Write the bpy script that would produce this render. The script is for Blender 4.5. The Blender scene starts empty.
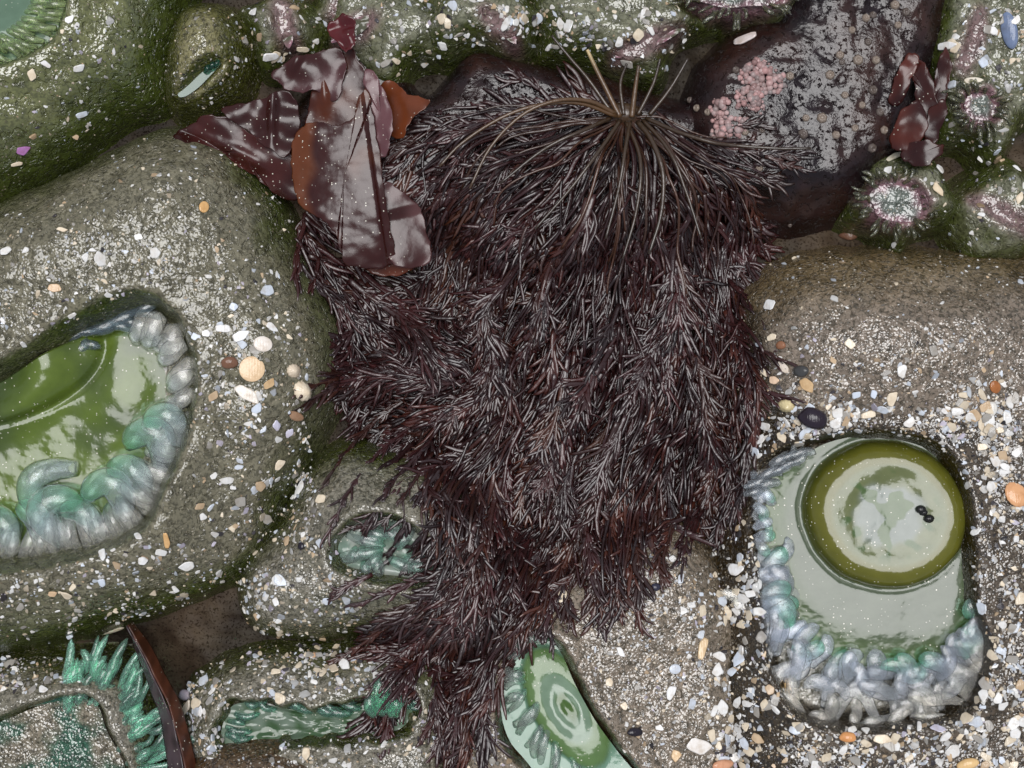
import bpy, math, random
import numpy as np
from mathutils import Matrix, Vector

rng = np.random.default_rng(11)
random.seed(11)
S = 0.0005            # metres per plan unit (the shore patch is about half a metre wide)
D = 1500.0            # camera height in plan units
scene = bpy.context.scene
col = scene.collection

# ------------------------------------------------------------------ helpers
def pw(px, py, z=0.0):
    """plan position of something at height z seen at picture position px,py"""
    f = (D - z) / D
    return 512 + (px - 512) * f, 384 + (py - 384) * f

def to_world(P):
    P = np.asarray(P, float)
    out = np.empty_like(P)
    out[..., 0] = (P[..., 0] - 512) * S
    out[..., 1] = (384 - P[..., 1]) * S
    out[..., 2] = P[..., 2] * S
    return out

_perm = {}
def pnoise(x, y, scale, seed=0):
    """gradient noise, about -1..1"""
    if seed not in _perm:
        r = np.random.default_rng(1000 + seed)
        _perm[seed] = r.uniform(0, 2 * np.pi, (256, 256))
    A = _perm[seed]
    x = np.asarray(x, float) / scale + 37.3
    y = np.asarray(y, float) / scale + 91.7
    xi = np.floor(x).astype(int); yi = np.floor(y).astype(int)
    xf = x - xi; yf = y - yi
    u = xf * xf * xf * (xf * (xf * 6 - 15) + 10); v = yf * yf * yf * (yf * (yf * 6 - 15) + 10)
    def g(ix, iy, dx, dy):
        a = A[ix & 255, iy & 255]
        return np.cos(a) * dx + np.sin(a) * dy
    n00 = g(xi, yi, xf, yf); n10 = g(xi + 1, yi, xf - 1, yf)
    n01 = g(xi, yi + 1, xf, yf - 1); n11 = g(xi + 1, yi + 1, xf - 1, yf - 1)
    return 1.5 * ((n00 * (1 - u) + n10 * u) * (1 - v) + (n01 * (1 - u) + n11 * u) * v)

def fbm(x, y, scale, seed=0, oct=3):
    t = 0; a = 1; n = 0
    for k in range(oct):
        t = t + a * pnoise(x, y, scale / 2 ** k, seed + k); n += a; a *= .5
    return t / n

def sstep(a, b, x):
    t = np.clip((x - a) / (b - a), 0, 1)
    return t * t * (3 - 2 * t)

def smooth_poly(pts, n=8):
    P = np.array(pts, float); N = len(P); out = []
    for i in range(N):
        p0, p1, p2, p3 = P[i - 1], P[i], P[(i + 1) % N], P[(i + 2) % N]
        for k in range(n):
            t = k / n
            out.append(.5 * ((2 * p1) + (-p0 + p2) * t + (2 * p0 - 5 * p1 + 4 * p2 - p3) * t * t + (-p0 + 3 * p1 - 3 * p2 + p3) * t ** 3))
    return np.array(out)

def smooth_line(pts, n=24):
    P = np.array(pts, float)
    P = np.vstack([2 * P[0] - P[1], P, 2 * P[-1] - P[-2]])
    seg = len(P) - 3
    ts = np.linspace(0, seg - 1e-6, n); out = []
    for t in ts:
        i = int(t); f = t - i
        p0, p1, p2, p3 = P[i], P[i + 1], P[i + 2], P[i + 3]
        out.append(.5 * ((2 * p1) + (-p0 + p2) * f + (2 * p0 - 5 * p1 + 4 * p2 - p3) * f * f + (-p0 + 3 * p1 - 3 * p2 + p3) * f ** 3))
    return np.array(out)

def poly_w(pts, z, n=8):
    q = smooth_poly(pts, n)
    u, v = pw(q[:, 0], q[:, 1], z)
    return np.stack([u, v], 1)

def sdist(poly, U, V):
    """signed distance, positive inside"""
    sh = U.shape; x = U.ravel(); y = V.ravel()
    best = np.full(x.shape, 1e18); ins = np.zeros(x.shape, bool)
    n = len(poly)
    for i in range(n):
        ax, ay = poly[i]; bx, by = poly[(i + 1) % n]
        dx, dy = bx - ax, by - ay; L = dx * dx + dy * dy + 1e-12
        t = np.clip(((x - ax) * dx + (y - ay) * dy) / L, 0, 1)
        d = (x - ax - t * dx) ** 2 + (y - ay - t * dy) ** 2
        np.minimum(best, d, out=best)
        c = (ay > y) != (by > y)
        if dy != 0:
            ins ^= c & (x < dx * (y - ay) / dy + ax)
    r = np.sqrt(best)
    return np.where(ins, r, -r).reshape(sh)

def blur(a, s):
    if s <= 0: return a
    r = int(3 * s + 1); k = np.exp(-.5 * (np.arange(-r, r + 1) / s) ** 2); k /= k.sum()
    p = np.pad(a, ((r, r), (0, 0)), mode='edge')
    a = sum(k[i] * p[i:i + a.shape[0]] for i in range(2 * r + 1))
    p = np.pad(a, ((0, 0), (r, r)), mode='edge')
    return sum(k[i] * p[:, i:i + a.shape[1]] for i in range(2 * r + 1))

def mesh_np(name, verts, quads=None, tris=None, tint=None, mat=None, smooth=True):
    me = bpy.data.meshes.new(name)
    verts = np.asarray(verts, np.float32)
    q = np.zeros((0, 4), np.int32) if quads is None else np.asarray(quads, np.int32).reshape(-1, 4)
    t = np.zeros((0, 3), np.int32) if tris is None else np.asarray(tris, np.int32).reshape(-1, 3)
    me.vertices.add(len(verts)); me.vertices.foreach_set('co', verts.ravel())
    loops = np.concatenate([q.ravel(), t.ravel()]).astype(np.int32)
    me.loops.add(len(loops)); me.loops.foreach_set('vertex_index', loops)
    nf = len(q) + len(t)
    me.polygons.add(nf)
    st = np.concatenate([np.arange(len(q)) * 4, len(q) * 4 + np.arange(len(t)) * 3]).astype(np.int32)
    me.polygons.foreach_set('loop_start', st)
    me.polygons.foreach_set('use_smooth', np.full(nf, smooth))
    me.update(calc_edges=True)
    if tint is not None:
        a = me.color_attributes.new('tint', 'FLOAT_COLOR', 'POINT')
        c = np.ones((len(verts), 4), np.float32); c[:, :3] = tint
        a.data.foreach_set('color', c.ravel())
    if mat: me.materials.append(mat)
    return me

def link(name, me, parent=None, loc=None):
    o = bpy.data.objects.new(name, me); col.objects.link(o)
    if parent is not None: o.parent = parent
    if loc is not None: o.location = loc
    return o

def tag(o, label, cat, group=None, kind=None):
    if label: o['label'] = label
    if cat: o['category'] = cat
    if group: o['group'] = group
    if kind: o['kind'] = kind
    return o

def thing(name, px, py, z, label, cat, group=None):
    u, v = pw(px, py, z)
    o = bpy.data.objects.new(name, None); col.objects.link(o)
    o.empty_display_size = .01
    o.location = to_world(np.array([u, v, z]))
    return tag(o, label, cat, group)

def put(name, P, quads=None, tris=None, tint=None, mat=None, parent=None, smooth=True):
    """mesh object from plan points; local to its parent, or to its own base when top-level"""
    W = to_world(P)
    base = np.array(parent.location) if parent is not None else np.array([W[:, 0].mean(), W[:, 1].mean(), W[:, 2].min()])
    me = mesh_np(name, W - base, quads, tris, tint, mat, smooth)
    return link(name, me, parent, None if parent is not None else base)

# ------------------------------------------------------------------ materials
def new_mat(name):
    m = bpy.data.materials.new(name); m.use_nodes = True
    nt = m.node_tree; b = nt.nodes['Principled BSDF']
    return m, nt, b
def nd(nt, t, **kw):
    n = nt.nodes.new(t)
    for k, v in kw.items():
        if k in n.inputs: n.inputs[k].default_value = v
        else: setattr(n, k, v)
    return n
def pos(nt):
    return nd(nt, 'ShaderNodeNewGeometry').outputs['Position']
def noise(nt, px, detail=3, rough=.55, dist=0., vec=None):
    n = nd(nt, 'ShaderNodeTexNoise'); n.inputs['Scale'].default_value = 1 / (px * S)
    n.inputs['Detail'].default_value = detail; n.inputs['Roughness'].default_value = rough
    n.inputs['Distortion'].default_value = dist
    nt.links.new(vec if vec is not None else pos(nt), n.inputs['Vector'])
    return n.outputs['Fac']
def voro(nt, px, feature='F1', vec=None):
    n = nd(nt, 'ShaderNodeTexVoronoi'); n.feature = feature; n.inputs['Scale'].default_value = 1 / (px * S)
    nt.links.new(vec if vec is not None else pos(nt), n.inputs['Vector'])
    return n
def ramp(nt, fac, stops):
    r = nd(nt, 'ShaderNodeValToRGB'); e = r.color_ramp.elements
    while len(e) < len(stops): e.new(.5)
    for i, (p, c) in enumerate(stops):
        e[i].position = p; e[i].color = (*c, 1) if len(c) == 3 else c
    nt.links.new(fac, r.inputs['Fac'])
    return r.outputs['Color']
def mixc(nt, fac, a, b, blend='MIX'):
    m = nd(nt, 'ShaderNodeMix'); m.data_type = 'RGBA'; m.blend_type = blend
    for s, x in ((m.inputs[0], fac), (m.inputs[6], a), (m.inputs[7], b)):
        if hasattr(x, 'links') or isinstance(x, bpy.types.NodeSocket): nt.links.new(x, s)
        else: s.default_value = x if not isinstance(x, tuple) else (*x, 1) if len(x) == 3 else x
    return m.outputs[2]
def math_(nt, op, a, b=None):
    m = nd(nt, 'ShaderNodeMath'); m.operation = op
    for s, x in ((m.inputs[0], a), (m.inputs[1], b)):
        if x is None: continue
        if isinstance(x, bpy.types.NodeSocket): nt.links.new(x, s)
        else: s.default_value = x
    return m.outputs[0]
def bump(nt, h, dist_px, strength=1., prev=None):
    b = nd(nt, 'ShaderNodeBump'); b.inputs['Distance'].default_value = dist_px * S
    b.inputs['Strength'].default_value = strength
    nt.links.new(h, b.inputs['Height'])
    if prev is not None: nt.links.new(prev, b.inputs['Normal'])
    return b.outputs['Normal']
def tint_attr(nt):
    a = nd(nt, 'ShaderNodeVertexColor'); a.layer_name = 'tint'
    return a.outputs['Color']
def wet(nt, b, normal=None, rough=.6, coat=1., coat_rough=.1, coat_ior=1.6, spec=.04):
    b.inputs['Roughness'].default_value = rough
    b.inputs['Specular IOR Level'].default_value = spec
    b.inputs['Coat Weight'].default_value = coat
    b.inputs['Coat Roughness'].default_value = coat_rough
    b.inputs['Coat IOR'].default_value = coat_ior
    if normal is not None:
        nt.links.new(normal, b.inputs['Normal']); nt.links.new(normal, b.inputs['Coat Normal'])

def skin_material(name, wave=9., amp=1.3, grain=1., coat=1., coat_rough=.09, speck=.5, coat_ior=1.6, vary=.45, mottle=.85):
    m, nt, b = new_mat(name)
    t = tint_attr(nt)
    n1 = noise(nt, 22, 4)
    dark = mixc(nt, 1., t, (.45, .45, .42), 'MULTIPLY')
    c = mixc(nt, math_(nt, 'MULTIPLY', ramp(nt, n1, [(.38, (0, 0, 0)), (.62, (1, 1, 1))]), vary), t, dark)
    mot = ramp(nt, noise(nt, 4.2, 3, .6, .7), [(.40, (1, 1, 1)), (.54, (0, 0, 0))])
    c = mixc(nt, math_(nt, 'MULTIPLY', mot, mottle), c, mixc(nt, 1., c, (.22, .22, .16), 'MULTIPLY'))
    # fine sand grains glued to the skin
    v = voro(nt, 2.8)
    near = math_(nt, 'LESS_THAN', v.outputs['Distance'], .36)
    pick = math_(nt, 'GREATER_THAN', nd_sep(nt, v.outputs['Color']), 1 - speck * .42)
    gate = ramp(nt, noise(nt, 40, 3), [(.42, (0, 0, 0)), (.58, (1, 1, 1))])
    f = math_(nt, 'MULTIPLY', math_(nt, 'MULTIPLY', near, pick), gate)
    grains = ramp(nt, nd_sep(nt, v.outputs['Color'], 1), [(0, (.09, .07, .04)), (.5, (.2, .17, .12)), (.85, (.33, .29, .22)), (1, (.5, .47, .42))])
    c = mixc(nt, math_(nt, 'MULTIPLY', f, .9), c, grains)
    nt.links.new(c, b.inputs['Base Color'])
    pl = ramp(nt, noise(nt, wave, 3, .55, .9), [(.36, (0, 0, 0)), (.47, (1, 1, 1))])
    h = math_(nt, 'ADD', math_(nt, 'MULTIPLY', pl, .42), math_(nt, 'MULTIPLY', v.outputs['Distance'], -.16 * grain))
    h = math_(nt, 'ADD', h, math_(nt, 'MULTIPLY', noise(nt, 26, 2), 1.5))
    wet(nt, b, bump(nt, h, amp * 1.9), .55, coat, coat_rough, coat_ior)
    return m
def nd_sep(nt, colour, i=0):
    s = nd(nt, 'ShaderNodeSeparateColor'); nt.links.new(colour, s.inputs[0])
    return s.outputs[i]

M = {}
M['skin'] = skin_material('anemone_skin', wave=7.5, amp=1.6, mottle=.7, coat_ior=1.56, coat_rough=.15)
M['skin_wet'] = skin_material('wet_smooth_skin', wave=9, amp=1.5, mottle=.55, coat_ior=1.75, speck=.3)
M['skin_sandy'] = skin_material('sandy_skin', wave=5, amp=1.15, grain=1.8, coat=1., coat_rough=.13, speck=.9, coat_ior=1.68)
M['skin_small'] = skin_material('small_anemone_skin', wave=8, amp=1.5, speck=.45, mottle=.6, coat_ior=1.62)

def rock_material(name, wave, amp, coat_rough=.1, coat=1., ior=1.8):
    m, nt, b = new_mat(name)
    t = tint_attr(nt)
    n1 = noise(nt, 30, 5)
    c = mixc(nt, ramp(nt, n1, [(.35, (0, 0, 0)), (.65, (1, 1, 1))]), t, mixc(nt, 1., t, (.4, .35, .35), 'MULTIPLY'))
    nt.links.new(c, b.inputs['Base Color'])
    h = math_(nt, 'ADD', math_(nt, 'MULTIPLY', ramp(nt, noise(nt, wave * .6, 4, .65, .1), [(.30, (0, 0, 0)), (.43, (1, 1, 1))]), .8), math_(nt, 'MULTIPLY', noise(nt, wave * 4, 2), 1.0))
    h = math_(nt, 'ADD', h, math_(nt, 'MULTIPLY', noise(nt, 3.2, 3), .3))
    wet(nt, b, bump(nt, h, amp), .5, coat, coat_rough, ior)
    return m
M['rock'] = rock_material('wet_dark_rock', 8, 1.9, .12, 1., 1.42)
M['ground'] = rock_material('sandy_bedrock', 4, 1.4, .4, .06, 1.4)

def glossy_tint(name, rough=.3, coat_rough=.05, wave=20, amp=.5, ior=1.7, sss=0., trans=0., fleck=False, coat=1.):
    m, nt, b = new_mat(name)
    t = tint_attr(nt)
    c = mixc(nt, math_(nt, 'MULTIPLY', ramp(nt, noise(nt, 14, 4), [(.35, (0, 0, 0)), (.7, (1, 1, 1))]), .35), t, mixc(nt, 1., t, (.5, .55, .5), 'MULTIPLY'))
    if fleck:
        v = voro(nt, 3.2)
        f = math_(nt, 'MULTIPLY', math_(nt, 'LESS_THAN', v.outputs['Distance'], .2), math_(nt, 'GREATER_THAN', nd_sep(nt, v.outputs['Color']), .72))
        f = math_(nt, 'MULTIPLY', f, ramp(nt, noise(nt, 45, 3), [(.4, (0, 0, 0)), (.6, (1, 1, 1))]))
        c = mixc(nt, f, c, (.6, .57, .48))
    nt.links.new(c, b.inputs['Base Color'])
    h = math_(nt, 'ADD', noise(nt, wave, 3), math_(nt, 'MULTIPLY', noise(nt, wave / 5, 2), .12))
    wet(nt, b, bump(nt, h, amp), rough, coat, coat_rough, ior)
    if sss:
        b.inputs['Subsurface Weight'].default_value = sss
        b.inputs['Subsurface Radius'].default_value = (1, 1.1, 1)
        b.inputs['Subsurface Scale'].default_value = 4 * S
    if trans:
        b.inputs['Transmission Weight'].default_value = trans
        b.inputs['IOR'].default_value = 1.11
    return m
M['disc'] = glossy_tint('oral_disc', .5, .13, 40, 1.6, 1.44, fleck=True)
M['tentacle'] = glossy_tint('tentacle_flesh', .2, .16, 9, 1.2, 1.45, sss=0., trans=.9)
M['seaweed'] = glossy_tint('seaweed_strand', .5, .36, 9, .8, 1.66)
M['kelp'] = glossy_tint('kelp_sheet', .6, .25, 34, 1.2, 1.42, fleck=True)
M['crust'] = glossy_tint('coralline', .5, .3, 4, .8, 1.5, coat=.5)

def shell_material(name, by_object):
    m, nt, b = new_mat(name)
    if by_object: t = nd(nt, 'ShaderNodeObjectInfo').outputs['Color']
    else: t = tint_attr(nt)
    tc = nd(nt, 'ShaderNodeTexCoord')
    c = mixc(nt, math_(nt, 'MULTIPLY', ramp(nt, noise(nt, 7, 3), [(.45, (0, 0, 0)), (.75, (1, 1, 1))]), .55), t, mixc(nt, 1., t, (.6, .5, .38), 'MULTIPLY'))
    w = nd(nt, 'ShaderNodeTexWave'); w.inputs['Scale'].default_value = 250 if by_object else 600; w.inputs['Distortion'].default_value = 3
    nt.links.new(pos(nt), w.inputs['Vector'])
    c = mixc(nt, math_(nt, 'MULTIPLY', w.outputs['Fac'], .04), c, mixc(nt, 1., t, (.62, .58, .55), 'MULTIPLY'))
    nt.links.new(c, b.inputs['Base Color'])
    wet(nt, b, bump(nt, math_(nt, 'ADD', math_(nt, 'MULTIPLY', w.outputs['Fac'], .15), noise(nt, 4, 3)), .35), .4, .6, .15, 1.5)
    return m
M['shell'] = shell_material('shell_piece', True)
M['grit'] = shell_material('shell_grit', False)

# ------------------------------------------------------------------ height raster
STEP = 2.0
U0, V0, U1, V1 = -240., -220., 1264., 988.
nu = int((U1 - U0) / STEP) + 1; nv = int((V1 - V0) / STEP) + 1
GU, GV = np.meshgrid(U0 + STEP * np.arange(nu), V0 + STEP * np.arange(nv))
ground_z = fbm(GU, GV, 90, 3, 4) * 14 - 4
ground_z = ground_z - 16 * np.exp(-(((GU - 110) / 40) ** 2 + ((GV - 645) / 22) ** 2))
ground_z = ground_z + 10 * np.exp(-(((GU - 205) / 45) ** 2 + ((GV - 640) / 50) ** 2)) + 1.2 * pnoise(GU, GV, 7, 9)
GH = ground_z.copy()
NOGRIT = np.zeros(GH.shape, bool)

def samp(A, u, v):
    x = np.clip((np.asarray(u, float) - U0) / STEP, 0, nu - 1.001); y = np.clip((np.asarray(v, float) - V0) / STEP, 0, nv - 1.001)
    i = x.astype(int); j = y.astype(int); fx = x - i; fy = y - j
    return (A[j, i] * (1 - fx) + A[j, i + 1] * fx) * (1 - fy) + (A[j + 1, i] * (1 - fx) + A[j + 1, i + 1] * fx) * fy

def prof(t, p=2.0):
    t = np.clip(t, 0, 1)
    return (1 - (1 - t) ** p) ** (1 / p)

GREEN = np.array([.038, .050, .006]); KHAKI = np.array([.22, .19, .105]); BROWN = np.array([.16, .12, .07]); GREY = np.array([.21, .19, .145])
PINK = np.array([.36, .17, .22])

def body(name, parent, outline, H, R, mat, tintfn, zref=35, k=.35, base=-14, seed=0, openings=(), extra=None, rough=1.9, lump=5., ps=2.0, sm=2.0, wob=2.2):
    poly = poly_w(outline, zref)
    i0 = max(0, int((poly[:, 0].min() - U0) / STEP) - 3); i1 = min(nu, int((poly[:, 0].max() - U0) / STEP) + 4)
    j0 = max(0, int((poly[:, 1].min() - V0) / STEP) - 3); j1 = min(nv, int((poly[:, 1].max() - V0) / STEP) + 4)
    U = GU[j0:j1, i0:i1]; V = GV[j0:j1, i0:i1]
    sd = sdist(poly, U, V) + wob * pnoise(U, V, 26 + wob, seed + 5)
    dome = (1 - k) * blur(prof(sd / R, ps), 1.0) + k * blur(prof(sd / max(sd.max(), 1)), 5)
    h = base + (H - base) * dome
    h = h + np.clip(sd / 20, 0, 1) * (lump * fbm(U, V, 60, seed + 1, 2) + rough * fbm(U, V, 13, seed + 2, 2))
    if extra is not None: h = extra(U, V, h, sd)
    for op in openings:
        s2 = sdist(poly_w(op['poly'], op.get('z', H * .7)), U, V) + op.get('wob', 2.) * pnoise(U, V, 16, seed + 8)
        w = op.get('w', 12.)
        h = h + op.get('bulge', 6.) * np.exp(-((s2 + w * .9) / w) ** 2)
        t = sstep(-w * .75, w * .35, s2)
        h = h * (1 - t) + np.minimum(h, op['floor']) * t
        NOGRIT[j0:j1, i0:i1] |= s2 > -op.get('clear', 2)
    h = blur(h, sm * .5)
    mask = sd > -5
    gy, gx = np.gradient(h, STEP)
    nz = 1 / np.sqrt(1 + gx ** 2 + gy ** 2)
    idx = -np.ones(h.shape, int); idx[mask] = np.arange(mask.sum())
    P = np.stack([U[mask], V[mask], h[mask]], 1)
    q = np.stack([idx[:-1, :-1], idx[1:, :-1], idx[1:, 1:], idx[:-1, 1:]], -1).reshape(-1, 4)
    q = q[(q >= 0).all(1)]
    tint = tintfn(U[mask], V[mask], h[mask], nz[mask], sd[mask])
    o = put(name, P, q, None, tint, mat, parent)
    sub = GH[j0:j1, i0:i1]
    np.copyto(sub, np.maximum(sub, h), where=mask)
    return o

def lerp(a, b, t):
    t = np.asarray(t)[:, None]
    return np.asarray(a) * (1 - t) + np.asarray(b) * t

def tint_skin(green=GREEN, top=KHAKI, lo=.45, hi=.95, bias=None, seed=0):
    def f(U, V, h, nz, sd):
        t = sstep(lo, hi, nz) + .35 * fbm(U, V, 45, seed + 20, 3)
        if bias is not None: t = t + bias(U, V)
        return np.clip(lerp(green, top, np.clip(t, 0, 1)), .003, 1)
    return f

# ring mesh over a star-shaped outline
def ring_mesh(name, parent, outline_w, centre, zfn, tintfn, mat, K=40, solid=0., nseg=None):
    o = np.asarray(outline_w); N = len(o); c = np.asarray(centre, float)
    fr = np.linspace(1, 0, K + 1)[:-1]
    P2 = (c[None, None] + (o[None] - c) * fr[:, None, None])
    R = np.repeat(fr[:, None], N, 1).ravel()
    P2 = np.vstack([P2.reshape(-1, 2), c]); R = np.append(R, 0)
    Z = zfn(P2[:, 0], P2[:, 1], R)
    T = tintfn(P2[:, 0], P2[:, 1], R)
    P = np.column_stack([P2, Z])
    a = np.arange(N); b = (a + 1) % N
    q = np.concatenate([np.stack([k * N + a, (k + 1) * N + a, (k + 1) * N + b, k * N + b], 1) for k in range(K - 1)])[:, ::-1]
    last = (K - 1) * N
    t = np.stack([last + a, np.full(N, K * N), last + b], 1)[:, ::-1]
    # outline is in y-down plan space: make faces point up
    area = np.sum(o[:, 0] * np.roll(o[:, 1], -1) - np.roll(o[:, 0], -1) * o[:, 1])
    if area > 0: q = q[:, ::-1]; t = t[:, ::-1]
    q = q[:, ::-1]; t = t[:, ::-1]
    ob = put(name, P, q, t, T, mat, parent)
    if solid:
        md = ob.modifiers.new('thickness', 'SOLIDIFY'); md.thickness = solid * S; md.offset = -1
    return ob

# many tubes with the same number of rings
def tubes(P, R, sides=6, flat=1.0, roll=None):
    """P (M,N,3) plan points (v down), R (M,N) radii -> verts, quads, tris"""
    M_, N, _ = P.shape
    T = np.gradient(P, axis=1); T /= np.linalg.norm(T, axis=2, keepdims=True) + 1e-9
    up = np.zeros_like(T); up[..., 2] = 1; up[..., 0] = .05
    A = np.cross(T, up); A /= np.linalg.norm(A, axis=2, keepdims=True) + 1e-9
    B = np.cross(A, T)
    if roll is not None:
        cr, sr = np.cos(roll)[:, None, None], np.sin(roll)[:, None, None]
        A, B = A * cr + B * sr, B * cr - A * sr
    ang = np.arange(sides) * 2 * np.pi / sides
    ca, sa = np.cos(ang), np.sin(ang) * flat
    V = P[:, :, None] + R[:, :, None, None] * (A[:, :, None] * ca[None, None, :, None] + B[:, :, None] * sa[None, None, :, None])
    V = np.concatenate([V.reshape(M_, N * sides, 3), P[:, :1], P[:, -1:]], 1)
    nvt = N * sides + 2
    k = np.arange(N - 1)[:, None] * sides; s = np.arange(sides)[None]; s2 = (s + 1) % sides
    q = np.stack([k + s, k + sides + s, k + sides + s2, k + s2], -1).reshape(-1, 4)
    e = (N - 1) * sides
    t = np.concatenate([np.stack([np.full(sides, N * sides), s[0], s2[0]], 1), np.stack([np.full(sides, N * sides + 1), e + s2[0], e + s[0]], 1)])
    off = np.arange(M_)[:, None, None] * nvt
    return V.reshape(-1, 3), (q[None] + off).reshape(-1, 4), (t[None] + off).reshape(-1, 3), nvt

def tentacle(parent, base, tip, r, bend=0., arch=10., z0=None, z1=None, tint0=(.3, .34, .36), tint1=None, flat=.8, tipr=.75, n=14, sides=10, name='tentacle', curl=0.):
    """one tapered curling tentacle from base (plan u,v) to tip"""
    b = np.array(base, float); e = np.array(tip, float); d = e - b; L = np.hypot(*d) + 1e-6
    nrm = np.array([-d[1], d[0]]) / L
    t = np.linspace(0, 1, n)
    P2 = b + d * t[:, None] + nrm * (bend * np.sin(t * np.pi))[:, None]
    if curl:
        a = curl * np.clip((t - .45) / .55, 0, 1) ** 1.3
        piv = P2[int(n * .45)]
        rel = P2 - piv
        P2 = piv + np.stack([rel[:, 0] * np.cos(a) - rel[:, 1] * np.sin(a), rel[:, 0] * np.sin(a) + rel[:, 1] * np.cos(a)], 1)
    za = z0 if z0 is not None else float(samp(GH, *b)); zb = z1 if z1 is not None else za
    z = za + (zb - za) * t + arch * np.sin(t * np.pi * .9)
    R = r * (.55 + .45 * np.sin(np.pi * np.clip(t * .82, 0, 1))) * np.where(t > .82, np.sqrt(np.clip(1 - ((t - .82) / .185) ** 2, .02, 1)) , 1) * (1 - (1 - tipr) * t)
    V, q, tr, nvt = tubes(np.concatenate([P2, z[:, None]], 1)[None], R[None], sides, flat)
    c0 = np.array(tint0); c1 = np.array(tint1 if tint1 is not None else tint0)
    tt = np.append(np.repeat(t, sides), [0, 1])
    T = c0 * (1 - tt[:, None] ** 3) + c1 * tt[:, None] ** 3
    return put(name, V, q, tr, T, M['tentacle'], parent)

# ------------------------------------------------------------------ the setting: ground sheet out to the horizon
def build_ground():
    far = np.array([40000., 12000., 4000., 1500., 500.])
    xs = np.concatenate([U0 - far, U0 + 4 * np.arange(int((U1 - U0) / 4) + 1), U1 + far[::-1]])
    ys = np.concatenate([V0 - far, V0 + 4 * np.arange(int((V1 - V0) / 4) + 1), V1 + far[::-1]])
    X, Y = np.meshgrid(xs, ys)
    Z = samp(ground_z, X, Y)
    n = len(xs); m = len(ys)
    a = np.arange(n - 1)[None] + n * np.arange(m - 1)[:, None]
    q = np.stack([a, a + n, a + n + 1, a + 1], -1).reshape(-1, 4)
    t = lerp(np.array([.07, .05, .032]), np.array([.035, .028, .02]), sstep(-.3, .3, fbm(X.ravel(), Y.ravel(), 120, 44, 3)))
    me = mesh_np('ground', to_world(np.stack([X.ravel(), Y.ravel(), Z.ravel()], 1)), q, None, t, M['ground'])
    tag(link('ground', me), None, None, None, 'structure')
build_ground()

# ------------------------------------------------------------------ rocks
def rock_tint(U, V, h, nz, sd):
    return lerp(np.array([.014, .008, .010]), np.array([.034, .014, .010]), sstep(-.4, .5, fbm(U, V, 60, 71, 3)))
def pits(U, V, h, sd):
    n = fbm(U, V, 24, 81, 3)
    right = sstep(830, 880, U)
    h = h - 2.6 * sstep(.22 - .35 * right, .6, n) - 1.6 * sstep(.28, .5, pnoise(U, V, 12, 85))
    h = h - 70 * sstep(175, 262, V + 8 * pnoise(U, V, 30, 12))           # rolls over into the dark crevice
    return h
r = body('wet_rock', None, [(690, 70), (730, 30), (770, 0), (800, -60), (900, -70), (960, -40), (955, 30), (935, 90), (915, 150), (880, 185), (855, 235), (800, 262), (745, 262), (705, 220), (680, 150)],
         62, 45, M['rock'], rock_tint, zref=30, k=.12, seed=70, extra=pits, rough=.5, lump=3)
tag(r, 'dark wet purple-brown rock with pink crust and barnacles', 'rock')
r = body('wet_rock', None, [(345, 45), (375, 38), (400, 60), (425, 92), (455, 60), (480, 45), (540, 60), (600, 68), (660, 90), (720, 110), (720, 190), (640, 260), (520, 270), (440, 230), (360, 240), (300, 200), (280, 120)],
         40, 30, M['rock'], rock_tint, zref=20, k=.1, seed=76, rough=1.4)
tag(r, 'dark wet rock partly hidden behind the bushy seaweed stalks', 'rock')
r = body('brown_rock', None, [(176, 762), (212, 741), (260, 735), (302, 746), (328, 778), (300, 850), (200, 850)], 92, 26, M['skin_sandy'], lambda U, V, h, nz, sd: np.tile([.085, .05, .022], (len(U), 1)), zref=70, seed=90)
tag(r, 'smooth brown rounded rock peeking in at the bottom edge', 'rock')

# ------------------------------------------------------------------ large green anemones
GRP = 'giant green anemones'
# --- upper left corner
a1 = thing('sea_anemone', -20, 20, 0, 'dark green anemone in the upper left corner with smooth shiny column', 'anemone', GRP)
op1 = [(-120, -90), (20, -110), (62, -30), (60, 10), (48, 35), (20, 52), (-20, 62), (-100, 70)]
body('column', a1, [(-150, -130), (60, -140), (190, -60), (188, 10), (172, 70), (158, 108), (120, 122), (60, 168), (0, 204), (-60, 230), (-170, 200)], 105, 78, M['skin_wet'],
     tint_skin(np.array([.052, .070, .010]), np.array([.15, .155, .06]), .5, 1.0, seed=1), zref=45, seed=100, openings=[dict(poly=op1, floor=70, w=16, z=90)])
ring_mesh('oral_disc', a1, poly_w([(p[0] * 1.0 + 3, p[1] + 3) for p in op1], 80), pw(-40, -20, 80), lambda u, v, r: 78 + 4 * np.cos(r * 9), lambda u, v, r: np.tile([.10, .16, .11], (len(u), 1)), M['disc'])
for k in range(26):
    a = math.radians(-5 + k * 5.2)
    for row in range(2):
        R0 = 110 - row * 14
        bx, by = pw(-40 + R0 * math.cos(a) * 1.02, -22 + R0 * .86 * math.sin(a), 85); tx, ty = pw(-40 + (R0 - 22) * math.cos(a + .1), -22 + (R0 - 22) * .86 * math.sin(a + .1), 85)
        tentacle(a1, (bx, by), (tx, ty), rng.uniform(3.8, 5), rng.uniform(-3, 3), 5, 82 - row * 2, 82 - row * 2, (.62, .70, .42), (.48, .66, .32))

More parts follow.
